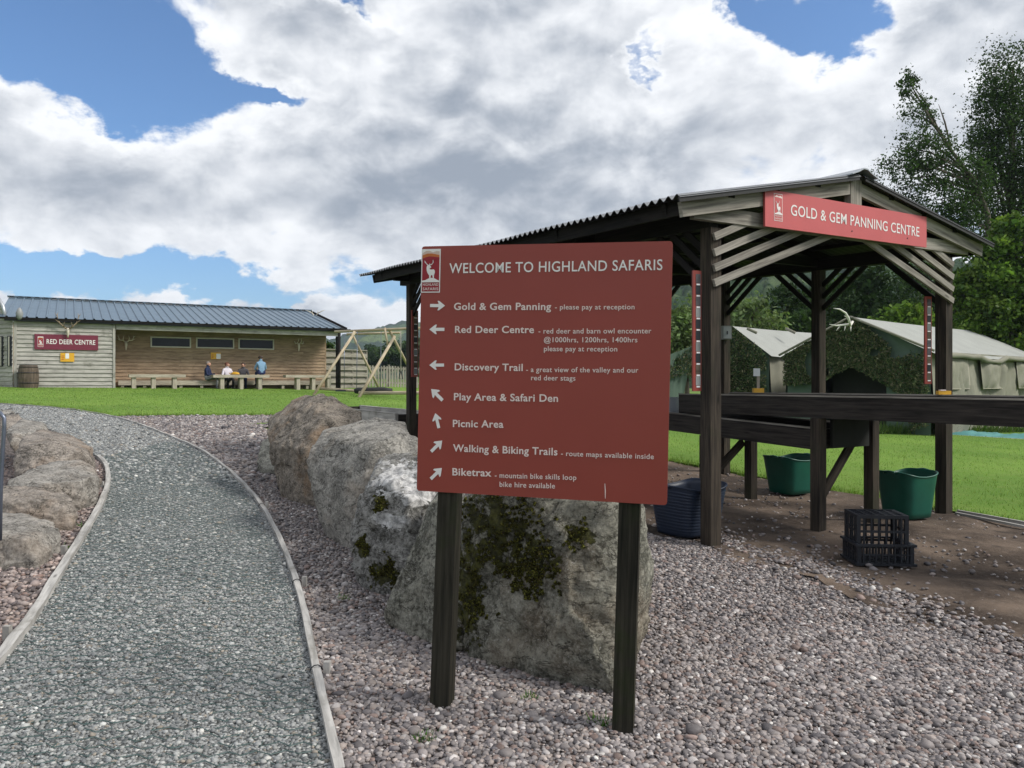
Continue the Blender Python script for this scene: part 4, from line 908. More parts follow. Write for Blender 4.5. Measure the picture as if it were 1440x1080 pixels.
# ---------------------------------------------------------------- tubs, bucket, crates
def tub_mesh(wb_, wt_, db_, dt_, h_, name, mat, parent, rib=0, sag=.05, th=.008):
    n_ = 48; lev = [0, .03, .15, .35, .55, .75, .9, .97, 1.0]
    def ring(f, ins, z):
        o = []; a_ = wb_ + (wt_ - wb_) * f - ins; c_ = db_ + (dt_ - db_) * f - ins
        for k in range(n_):
            t = 2 * math.pi * k / n_; ct, st = math.cos(t), math.sin(t); e = 2 / 4.5
            x = a_ * math.copysign(abs(ct) ** e, ct); y = c_ * math.copysign(abs(st) ** e, st)
            zz = z - sag * (f ** 3) * (1 - min(1, (x / a_) ** 2 * 1.0)) * 1.0 + .02 * f * abs(ct)
            rb = rib * math.sin(z * 2 * math.pi / .028) if .1 < f < .93 else 0
            o.append((x * (1 + rb), y * (1 + rb), zz))
        return o
    if rib: lev = [0, .03] + [i / 60 for i in range(5, 57)] + [.97, 1]
    rows = [ring(f, .03 if f == 0 else 0, f * h_) for f in lev]
    rows += [ring(1.0, -.012, h_ - .012)][::1] if False else []
    rows += [ring(f, th, f * h_ + (.006 if f < .5 else 0)) for f in lev[::-1][::(4 if rib else 1)]]
    V = np.array([p for r_ in rows for p in r_]); k = np.arange(n_); F_ = []
    for i in range(len(rows) - 1): F_.append(np.stack([i * n_ + k, i * n_ + (k + 1) % n_, (i + 1) * n_ + (k + 1) % n_, (i + 1) * n_ + k], 1))
    V = np.concatenate([V, [[0, 0, 0], [0, 0, .008]]]); c0 = len(V) - 2; l = (len(rows) - 1) * n_
    F_.append(np.stack([k * 0 + c0, (k + 1) % n_, k, k], 1)); F_.append(np.stack([k * 0 + c0 + 1, l + k, l + (k + 1) % n_, l + (k + 1) % n_], 1))
    V4 = np.concatenate(F_)
    me = bpy.data.meshes.new(name); me.from_pydata(V.tolist(), [], [list(dict.fromkeys(f)) for f in V4.tolist()]); me.update()
    return link(name, me, mat, parent, True)
def tub(label, pxc, pyb, Yo, wpx, hpx, mat, rot, rib=0, group=None):
    g = G(pxc, pyb) if Yo is None else Vector(((pxc - 720) / F * Yo, Yo, gz((pxc - 720) / F * Yo, Yo)))
    wd = wpx * g.y / F / 2; h_ = hpx * g.y / F; t = thing('tub', label, 'tub', (0, 0, 0), group)
    tub_mesh(wd * .74, wd * .98, wd * .68, wd * .86, h_, 'tub_body', mat, t, rib, .028)
    rim = MB(); pts = []
    for k in range(49):
        a = 2 * math.pi * k / 48; ct, st = math.cos(a), math.sin(a); e = 2 / 4.5; x = wd * .98 * math.copysign(abs(ct) ** e, ct); y = wd * .86 * math.copysign(abs(st) ** e, st)
        pts.append((x, y, h_ - .028 * (1 - min(1, (x / (wd * .98)) ** 2)) + .02 * abs(ct)))
    rim.tube(pts, .009, 6, cap=False); rim.build('rim', mat, t, True)
    for s_ in (-1, 1):
        mb = MB(); mb.tube([(s_ * wd * .98, -.07, h_ + .0), (s_ * wd * 1.02, -.055, h_ + .022), (s_ * wd * 1.03, 0, h_ + .028), (s_ * wd * 1.02, .055, h_ + .022), (s_ * wd * .98, .07, h_)], .011, 8); mb.build('handle', mat, t, True)
    t.location = g + Vector((0, 0, .03)); t.rotation_euler.z = R(rot); return t
tub('square green plastic tub left of the leaning leg under the trough', 1112, 682, 9.75, 66, 50, M['green_tub'], 28, group='green tubs under the shelter')
tub('square green plastic tub beside the right shelter post behind the crates', 1275, 716, 8.3, 70, 62, M['green_tub'], 26, group='green tubs under the shelter')
tub('ribbed navy blue rubber tub half hidden behind the near shelter post', 967, 752, 7.15, 96, 68, M['blue_tub'], 35, .009)
q = S(1.87, 2.55, .975 + .01); Yq = q.y; q = Vector(((946 - 720) / F * 10.2, 10.2, EYE - (584 - HZ) / F * 10.2 + .0))
gb2 = thing('bucket', 'small grey metal bucket standing on the lower trough', 'bucket', (0, 0, 0)); r1 = 11 * 10.2 / F
mb = MB(); nn = 20
for (ra, za, rb_, zb) in ((r1 * .72, 0, r1, .235), (r1 - .005, .235, r1 * .70, .01)):
    for k in range(nn):
        a0, a1 = 2 * math.pi * k / nn, 2 * math.pi * (k + 1) / nn; b0 = len(mb.v)
        mb.v += [Vector((ra * math.cos(a0), ra * math.sin(a0), za)), Vector((ra * math.cos(a1), ra * math.sin(a1), za)), Vector((rb_ * math.cos(a1), rb_ * math.sin(a1), zb)), Vector((rb_ * math.cos(a0), rb_ * math.sin(a0), zb))]
        mb.face([b0, b0 + 1, b0 + 2, b0 + 3], [(0, 0)] * 4)
b0 = len(mb.v); mb.v += [Vector((r1 * .71 * math.cos(2 * math.pi * k / nn), r1 * .71 * math.sin(2 * math.pi * k / nn), .004)) for k in range(nn)]; mb.face(list(range(b0, b0 + nn)), [(0, 0)] * nn)
mb.build('bucket_body', M['greybucket'], gb2, True)
mb = MB(); mb.tube([(r1 * math.cos(2 * math.pi * k / 24), r1 * math.sin(2 * math.pi * k / 24), .235) for k in range(25)], .006, 6); mb.build('rim', M['greybucket'], gb2, True)
mb = MB(); mb.tube([(r1 * math.cos(a), -.03 - .05 * math.sin(a), .235 - .06 * math.sin(a)) for a in np.linspace(0, math.pi, 12)], .003, 5); mb.build('handle', M['steel'], gb2, True)
gb2.location = q

def crate(label, w_, d_, h_, flip, n1, n2, lipw):
    t = thing('crate', label, 'crate', (0, 0, 0), 'black plastic crates on the dirt'); zz = (lambda z: h_ - z) if flip else (lambda z: z)
    def bx(mb, x0, x1, y0, y1, z0, z1):
        a, b_ = sorted((zz(z0), zz(z1))); mb.box((x0, y0, a), ((x1 - x0, 0, 0), (0, y1 - y0, 0), (0, 0, b_ - a)))
    th = .014
    for (nm, ax, sgn) in (('long_side', 0, -1), ('long_side', 0, 1), ('short_side', 1, -1), ('short_side', 1, 1)):
        mb = MB(); L_ = w_ if ax == 0 else d_; off = (d_ if ax == 0 else w_) / 2 * sgn; cnt = n1 if ax == 0 else n2
        def put(a0, a1, z0, z1, e=0):
            lo_, hi_ = (off - th - e, off + e) if sgn > 0 else (off - e, off + th + e)
            if ax == 0: bx(mb, a0, a1, lo_, hi_, z0, z1)
            else: bx(mb, lo_, hi_, a0, a1, z0, z1)
        ee = .0005 if ax else 0; ins = th + .001 if ax else 0
        put(-L_ / 2 + ins, L_ / 2 - ins, h_ * .93, h_); put(-L_ / 2 + ins, L_ / 2 - ins, h_ * .46, h_ * .53, -.002); put(-L_ / 2 + ins, L_ / 2 - ins, 0, h_ * .10)
        for k in range(cnt + 1):
            c = -L_ / 2 + ins + (L_ - 2 * ins) * k / cnt; wdd = .030 if k in (0, cnt) else .013
            c = min(max(c, -L_ / 2 + ins + wdd / 2), L_ / 2 - ins - wdd / 2)
            put(c - wdd / 2, c + wdd / 2, h_ * .10, h_ * .93, -.001)
        mb.build(nm, M['black'], t)
    for z0, nm in (((h_ - .018), 'lip'), (.0, 'base_lip')):
        mb = MB(); e = lipw
        for (x0, x1, y0, y1) in ((-w_ / 2 - e, w_ / 2 + e, -d_ / 2 - e, -d_ / 2 - .001), (-w_ / 2 - e, w_ / 2 + e, d_ / 2 + .001, d_ / 2 + e), (-w_ / 2 - e, -w_ / 2 - .001, -d_ / 2, d_ / 2), (w_ / 2 + .001, w_ / 2 + e, -d_ / 2, d_ / 2)):
            if e > 0: bx(mb, x0, x1, y0, y1, z0, z0 + .018)
        if e > 0: mb.build(nm, M['black'], t)
    mb = MB()
    for k in range(6): x_ = -w_ / 2 + .02 + (w_ - .04) * k / 5; bx(mb, x_ - .008, x_ + .008, -d_ / 2 + .015, d_ / 2 - .015, .002, .020)
    for k in range(6): y_ = -d_ / 2 + .02 + (d_ - .04) * k / 5; bx(mb, -w_ / 2 + .015, w_ / 2 - .015, y_ - .008, y_ + .008, .005, .023)
    mb.build('grid_floor', M['black'], t); return t
gq = G(1238, 796); c1 = crate('wide black plastic crate standing on the dirt with another on top', .44, .33, .17, False, 9, 6, .016); c1.location = gq + Vector((.0, .05, .03)); c1.rotation_euler.z = R(-4)
c2 = crate('narrower black crate turned upside down on top of the wide crate', .40, .31, .265, True, 7, 5, .0); c2.location = c1.location + Vector((-.004, .02, .130)); c2.rotation_euler.z = R(-6)

# bent metal hoop at the left edge
mb = MB(); Yh = 5.4
mb.tube([P(0, 760, Yh), P(1, 690, Yh), P(3.5, 640, Yh), P(6, 600, Yh), P(6, 588, Yh), P(1, 581, Yh), P(-8, 579, Yh + .02), P(-60, 580, Yh + .2), P(-70, 590, Yh + .25), P(-70, 770, Yh + .25)], .013, 12)
hp = thing('metal_hoop', 'bent steel tube hoop at the left edge beside the sandy boulders', 'rail', G(-20, 770)); mb.build('tube', M['steel'], hp, True)
mb = MB(); mb.tube([P(1, 700, Yh), P(-68, 700, Yh + .25)], .012, 10); mb.build('cross_bar', M['steel'], hp, True)

# ---------------------------------------------------------------- the long timber building
BA = R(30); BU = Vector((math.cos(BA), math.sin(BA), 0)); BV = Vector((-math.sin(BA), math.cos(BA), 0)); BO = Vector((-19.6, 30.3, 0)); BZ = gz(-14, 33.4) - .02
def B(u, v, z): return BO + BU * u + BV * v + Vector((0, 0, z))
def bpx(px, py, v): p = hit(px, py, BO + BV * v, BV) - BO; return p.dot(BU), p.z
bd = thing('timber_building', 'long low timber clad building with a blue grey sheet roof and an open fronted recess', 'building', B(0, 0, BZ))
def clad(name, mat, fr, x0, x1, z0, z1, pitch, parent, lap=.05):
    mb = MB(); z = z0
    while z < z1 - .01:
        h_ = min(pitch, z1 - z); x = x0
        while x < x1 - .01:
            L_ = min(random.uniform(2.4, 4.8), x1 - x); L_ = x1 - x if x1 - x - L_ < .6 else L_; j = random.uniform(-.006, .006)
            c = [(x, z + j, 0), (x, z + j, lap), (x, z + h_ + .012 + j, .012), (x, z + h_ + .012 + j, 0)]
            mb.hexa([fr(*q) for q in c] + [fr(q[0] + L_ - .004, q[1], q[2]) for q in c]); x += L_
        z += pitch
    return mb.build(name, mat, parent)
EZ = 4.12; UL = 13.05; u_rec = bpx(161.5, 500, 0)[0]; RD = 1.15
ffr = lambda v: (lambda x, z, d: B(x, v - d, z))
clad('front_wall', M['clad'], ffr(0), 0, u_rec, BZ - .3, EZ - .16, .168, bd)
mb = MB(); mb.box(B(0, .005, BZ - .3), (BU * u_rec, BV * (RD - .01), Vector((0, 0, EZ - .2 - BZ + .3)))); mb.build('wall_core', M['clad_warm'], bd)
mb = MB(); mb.beam(B(u_rec - .03, -.04, BZ - .3), B(u_rec - .03, -.04, EZ - .16), .09, .05, up=BV); mb.build('corner_post', M['clad'], bd)
mb = MB(); mb.beam(B(.0, -.045, BZ - .3), B(.0, -.045, EZ - .16), .11, .05, up=BV); mb.build('corner_post', M['clad'], bd)
u_br = bpx(456.5, 500, RD)[0]
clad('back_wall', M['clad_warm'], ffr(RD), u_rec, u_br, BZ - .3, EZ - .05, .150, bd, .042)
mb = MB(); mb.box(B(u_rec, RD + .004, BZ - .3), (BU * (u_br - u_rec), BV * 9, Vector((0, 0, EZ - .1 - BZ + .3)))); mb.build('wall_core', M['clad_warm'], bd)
mb = MB(); mb.beam(B(u_br + .03, RD + .02, BZ - .3), B(u_br + .03, RD + .02, EZ - .1), .08, .1, up=BV); mb.build('corner_post', M['clad_warm'], bd)
mb = MB(); mb.beam(B(u_rec + .05, .0, EZ - .27), B(UL - .05, .0, EZ - .27), .10, .22); mb.build('fascia_beam', M['clad'], bd)
mb = MB(); mb.beam(B(-.35, -.16, EZ - .11), B(UL + .1, -.16, EZ - .11), .1, .12); mb.build('gutter', M['black'], bd)
mb = MB(); mb.beam(B(UL - .08, .06, BZ - .3), B(UL - .08, .06, EZ - .39), .1, .1); mb.build('corner_post', M['dark_timber'], bd)
# sheet roof with raised ribs, ridge cap, soffit
RVv = 6.0; RZ = 5.42; e0, e1 = -.28, -.28
mb = MB(); nrib = int((UL + .9) / .333)
prof = []
for k in range(nrib):
    x = -.55 + k * .333; prof += [(x, 0), (x + .24, 0), (x + .262, .045), (x + .306, .045)]
prof.append((-.55 + nrib * .333, 0))
for s_ in (0, 1):
    b0 = len(mb.v)
    for (x, h_) in prof:
        for t in (0, 1): mb.v.append(B(x, -.28 + t * (RVv + .28) if s_ == 0 else RVv + (1 - t) * 6, (EZ - .03 if t == 0 else RZ) + h_))
    for k in range(len(prof) - 1):
        a = b0 + 2 * k; q = [a, a + 2, a + 3, a + 1]; mb.face(q if s_ == 0 else q[::-1], [(0, 0)] * 4)
mb.build('roof_sheet', M['roof_blue'], bd)
mb = MB(); mb.hexa([B(-.55, -.26, EZ - .05), B(-.55, RVv, RZ - .03), B(-.55, RVv, RZ - .09), B(-.55, -.26, EZ - .11), B(UL + .28, -.26, EZ - .05), B(UL + .28, RVv, RZ - .03), B(UL + .28, RVv, RZ - .09), B(UL + .28, -.26, EZ - .11)]); mb.build('roof_deck', M['dark_timber'], bd)
mb = MB(); mb.beam(B(-.6, RVv, RZ + .05), B(UL + .3, RVv, RZ + .05), .4, .05); mb.build('ridge_cap', M['roof_blue'], bd)
mb = MB(); mb.beam(B(UL + .3, -.27, EZ - .06), B(UL + .3, RVv, RZ - .03), .04, .16); mb.build('verge_board', M['dark_timber'], bd)
mb = MB()
for k in range(nrib): x = -.55 + k * .333 + .12; mb.box(B(x - .08, RVv - .23, RZ + .0), (BU * .16, BV * .02, Vector((0, 0, .055))))
mb.build('ridge_filler', M['black'], bd)
for (x0, y0, x1, y1) in [(211.5, 473.2, 268.5, 488.3), (275.5, 474.6, 329, 489.6), (335, 475.8, 385, 491.0)]:
    a, b_ = bpx(x0, y1, RD - .03), bpx(x1, y0, RD - .03); z0, z1 = a[1], bpx(x0, y0, RD - .03)[1]; z1 = min(z1, b_[1] + .04)
    mb = MB(); t_ = .055
    for (xa, xb, za, zb) in ((a[0], b_[0], z0, z0 + t_), (a[0], b_[0], z1 - t_, z1), (a[0], a[0] + t_, z0 + t_, z1 - t_), (b_[0] - t_, b_[0], z0 + t_, z1 - t_)):
        mb.box(B(xa, RD - .10, za), (BU * (xb - xa), BV * .095, Vector((0, 0, zb - za))))
    fr_ = mb.build('window', M['frame_white'], bd); mb = MB(); mb.box(B(a[0] + t_, RD - .075, z0 + t_), (BU * (b_[0] - a[0] - 2 * t_), BV * .06, Vector((0, 0, z1 - z0 - 2 * t_)))); mb.build('pane', M['glass'], fr_)
# left wing seen at the edge of the frame
wg = R(-22); WU = Vector((math.cos(wg), math.sin(wg), 0)); WV = Vector((-WU.y, WU.x, 0)); WO = B(-.06, -.08, 0)
Wf = lambda x, z, d=0: WO + WU * x - WV * d + Vector((0, 0, z))
wing = thing('timber_wing', 'timber clad side wing with two dark windows at the left end of the building', 'building', Wf(-2, BZ))
clad('wall', M['clad'], Wf, -4.0, 0, BZ - .3, EZ - .15, .172, wing)
mb = MB(); mb.hexa([Wf(-4, BZ - .3, -.005), Wf(0, BZ - .3, -.005), Wf(-.0, BZ - .3, -1.5), Wf(-4, BZ - .3, -3), Wf(-4, EZ - .2, -.005), Wf(0, EZ - .2, -.005), Wf(-.0, EZ - .2, -1.5), Wf(-4, EZ - .2, -3)]); mb.build('wall_core', M['clad_warm'], wing)
mb = MB(); mb.tube([Wf(-3.2, EZ + 1.5, .15), Wf(-1.5, EZ + 1.2, .15), Wf(-.75, EZ + .85, .15), Wf(-.38, EZ + .4, .15), Wf(-.22, EZ - .12, .15)], .07, 8); mb.build('curved_verge', M['zinc'], wing, True)
mb = MB(); mb.prism([(-4, EZ - .15), (-.3, EZ - .15), (-.45, EZ + .35), (-.8, EZ + .8), (-1.5, EZ + 1.13), (-4, EZ + 1.5)], lambda s, t, d: Wf(s, t, d), -.0, .04); mb.build('gable', M['clad'], wing, fix=True)
for (x0, x1) in ((2, 6), (12.5, 18)):
    q0 = hit(x0, 520, WO, WV) - WO; q1 = hit(x1, 520, WO, WV) - WO; a, b_ = q0.dot(WU), q1.dot(WU)
    mb = MB(); mb.prism([(a, BZ + .95), (b_, BZ + .95), (b_, BZ + 2.15), (a, BZ + 2.15)], lambda s, t, d: Wf(s, t, d), .02, .07); f_ = mb.build('window', M['black'], wing, fix=True)
    mb = MB(); mb.prism([(a + .04, BZ + 1.0), (b_ - .04, BZ + 1.0), (b_ - .04, BZ + 2.1), (a + .04, BZ + 2.1)], lambda s, t, d: Wf(s, t, d), .071, .075); mb.build('pane', M['glass'], f_, fix=True)
    mb = MB(); mb.beam(Wf((a + b_) / 2, BZ + .98, .085), Wf((a + b_) / 2, BZ + 2.12, .085), .05, .02, up=WV); mb.build('glazing_bar', M['frame_white'], f_)
# sign, posters, barrel, lamp, skulls
dfr = Fr(B(*[bpx(48.5, 491.2, -.085)[0], -.085, bpx(48.5, 491.2, -.085)[1]]), BU, (0, 0, 1)); dq = [dfr.px(*q) for q in ((48.5, 491.2), (138, 492.2), (138, 472.6), (48.5, 469.5))]
ds = thing('building_sign', 'maroon name board for the red deer centre on the pale cladding', 'sign', dfr(0, 0, 0))
mb = MB(); mb.prism([(0, 0), (dq[1][0], 0), (dq[1][0], dq[3][1]), (0, dq[3][1])], dfr, -.025, 0); db = mb.build('board', M['maroon'], ds, fix=True)
a = dfr.px(65.5, 483.4); b_ = dfr.px(134, 484.2); text('RED DEER CENTRE', dfr, (a[0], a[1]), (b_[0], a[1]), .185, M['letters'], db, True, .003, .004)
a, b_ = dfr.px(53, 487.5), dfr.px(61, 472.5); emblem(dfr, a[0], .10, b_[0] - a[0], dq[3][1] - .2, db, .003)
def poster(label, x0, y0, x1, y1, v, white_at):
    a, b_ = bpx(x0, y1, v), bpx(x1, y0, v); f = Fr(B(a[0], v, a[1]), BU, (0, 0, 1)); w_, h_ = b_[0] - a[0], b_[1] - a[1]; t = thing('poster', label, 'poster', f(0, 0, 0), 'yellow posters on the timber building')
    mb = MB(); mb.prism([(0, 0), (w_, 0), (w_, h_), (0, h_)], f, -.015, 0); s_ = mb.build('sheet', M['yellow'], t, fix=True)
    mb = MB(); mb.prism([(w_ * white_at[0], h_ * white_at[2]), (w_ * white_at[1], h_ * white_at[2]), (w_ * white_at[1], h_ * white_at[3]), (w_ * white_at[0], h_ * white_at[3])], f, .001, .004); mb.build('white_panel', M['white'], s_, fix=True)
    mb = MB()
    for k in range(3): mb.prism([(w_ * .08, h_ * (.2 + .2 * k)), (w_ * .26, h_ * (.2 + .2 * k)), (w_ * .26, h_ * (.3 + .2 * k)), (w_ * .08, h_ * (.3 + .2 * k))], f, .001, .003)
    mb.build('print', M['orange_hill'], s_, fix=True)
poster('yellow poster with a white oval below the maroon board', 85, 496.5, 104.5, 508.5, -.075, (.36, .62, .35, .95))
poster('yellow poster with a white right half below the recess windows', 296.5, 496, 310.5, 505, RD - .065, (.55, .98, .05, .85))
br = thing('barrel', 'old dark wooden barrel standing against the pale cladding', 'barrel', (0, 0, 0)); q = bpx(40, 547, -.45); bh = 1.0; rr = .36
mb = MB(); nn = 22; zs = [0, .2, .5, .8, 1]; rad_ = [.84, .95, 1, .95, .84]
for i in range(4):
    for k in range(nn):
        a0, a1 = 2 * math.pi * k / nn, 2 * math.pi * (k + 1) / nn; b0 = len(mb.v)
        for (z, r_, a) in ((zs[i], rad_[i], a0), (zs[i], rad_[i], a1), (zs[i + 1], rad_[i + 1], a1), (zs[i + 1], rad_[i + 1], a0)): mb.v.append(Vector((rr * r_ * math.cos(a), rr * r_ * math.sin(a), z * bh)))
        mb.face([b0, b0 + 1, b0 + 2, b0 + 3], [(zs[i], k * .1), (zs[i], k * .1 + .1), (zs[i + 1], k * .1 + .1), (zs[i + 1], k * .1)])
mb.build('staves', M['barrel'], br)
for z in (.08, .3, .7, .92):
    r_ = rr * (1 - .16 * (abs(z - .5) / .5) ** 2) + .006; mb = MB(); mb.tube([(r_ * math.cos(2 * math.pi * k / 24), r_ * math.sin(2 * math.pi * k / 24), z * bh) for k in range(25)], .014, 6, cap=False); mb.build('hoop', M['black'], br, True)
mb = MB(); mb.tube([(0, 0, bh - .06), (0, 0, bh - .03)], rr * .84, 20); mb.build('lid', M['barrel'], br); br.location = B(q[0], -.45, BZ)
q = bpx(27.5, 444, -.15); fl = thing('lantern', 'grey rounded lantern on the wall corner under the left roof edge', 'lamp', B(q[0], -.2, q[1]))
mb = MB(); c = B(q[0], -.2, q[1]); mb.tube([c + Vector((0, 0, .32)), c + Vector((0, 0, .24)), c + Vector((0, 0, .1)), c + Vector((0, 0, -.1)), c + Vector((0, 0, -.16))], [.02, .08, .13, .11, .05], 14); mb.build('shade', M['greybox'], fl, True)
mb = MB(); mb.beam(c + Vector((0, 0, -.1)), c + Vector((0, 0, -.1)) + BV * .17, .04, .04); mb.build('bracket', M['black'], fl)
def skull(label, px, py, v, spread, ht):
    q = bpx(px, py, v); o = B(q[0], v, q[1]); t = thing('deer_skull', label, 'antlers', o, 'deer skulls on the timber building')
    at = lambda x, z, d: o + BU * x - BV * d + Vector((0, 0, z))
    mb = MB(); mb.tube([at(0, .12, .04), at(0, .08, .10), at(0, -.04, .12), at(0, -.18, .10), at(0, -.26, .08)], [.03, .06, .055, .034, .02], 10); mb.build('skull', M['bone'], t, True)
    for s_ in (-1, 1):
        mb = MB(); mb.tube([at(s_ * .05, .1, .08), at(s_ * spread * .35, .16, .14), at(s_ * spread * .8, ht * .45, .16), at(s_ * spread, ht * .8, .14), at(s_ * spread * .92, ht, .12)], [.03, .028, .024, .018, .006], 7)
        mb.tube([at(s_ * spread * .35, .16, .14), at(s_ * spread * .4, .22, .3), at(s_ * spread * .3, .36, .36)], [.022, .016, .005], 6)
        mb.tube([at(s_ * spread * .8, ht * .45, .16), at(s_ * spread * 1.15, ht * .6, .22)], [.02, .005], 6); mb.tube([at(s_ * spread, ht * .8, .14), at(s_ * spread * 1.2, ht * .98, .16)], [.016, .004], 6)
        mb.build('antler', M['antler'] if spread > .35 else M['bone'], t, True)
skull('wide antlered deer skull above the maroon board', 95.5, 466, -.07, .38, .75)
skull('small deer skull with antlers at the left end of the recess', 177, 484, RD - .06, .3, .38)
skull('deer skull with small antlers at the right end of the recess', 419.5, 486.5, RD - .06, .2, .22)
o = B(UL + .1, RVv - 1.2, RZ - .2); o = P(443, 441, B(UL, 4.2, 0).y); t = thing('roof_antlers', 'pair of antlers standing on the right end of the blue roof', 'antlers', o)
for s_ in (-1, 1):
    mb = MB(); mb.tube([o + Vector((.02 * s_, 0, -.25)), o + Vector((.12 * s_, 0, .0)), o + Vector((.38 * s_, 0, .14)), o + Vector((.52 * s_, 0, .18))], [.03, .028, .02, .008], 6); mb.tube([o + Vector((.14 * s_, 0, .02)), o + Vector((.16 * s_, 0, .2))], [.02, .006], 6); mb.build('antler', M['bone'], t, True)
mb = MB(); mb.tube([o + Vector((0, 0, -.36)), o + Vector((0, 0, -.22))], [.07, .05], 8); mb.build('skull', M['bone'], t, True)

# benches and tables of thick planks
def plank_table(name, label, cat, u0, u1, v, ztop, th, dep, legs, legw=.16, group=None, base=.0):
    t = thing(name, label, cat, B((u0 + u1) / 2, v, BZ), group); mb = MB(); mb.beam(B(u0, v, BZ + ztop - th / 2), B(u1, v, BZ + ztop - th / 2), dep, th); mb.build('top', M['bench_wood'], t)
    for u in legs: mb = MB(); mb.beam(B(u, v, BZ - .2), B(u, v, BZ + ztop - th - .002), legw, dep * .8, up=BV); mb.build('leg', M['bench_wood'], t)
vt = -.15; uu = lambda px: bpx(px, 535, vt)[0]
TZ = .66
plank_table('table', 'left thick plank table in front of the recess', 'table', uu(181), uu(260), vt, TZ, .13, .6, [uu(188), uu(215.5), uu(245)], group='plank tables in front of the recess')
plank_table('table', 'middle thick plank table where the four people sit', 'table', uu(298.5), uu(377), vt, TZ, .13, .6, [uu(311.5), uu(338.5), uu(364.5)], group='plank tables in front of the recess')
plank_table('table', 'right thick plank table at the end of the recess', 'table', uu(400), uu(463), vt, TZ, .12, .55, [uu(418), uu(439.5), uu(461)], group='plank tables in front of the recess')
ub = lambda px: bpx(px, 535, .85)[0]
plank_table('wall_bench', 'long low plank bench running along the back wall of the recess', 'bench', ub(166), ub(452), .85, .40, .2, .42, [ub(x) for x in (172, 203, 254, 283, 328, 365, 397, 431)], .12)

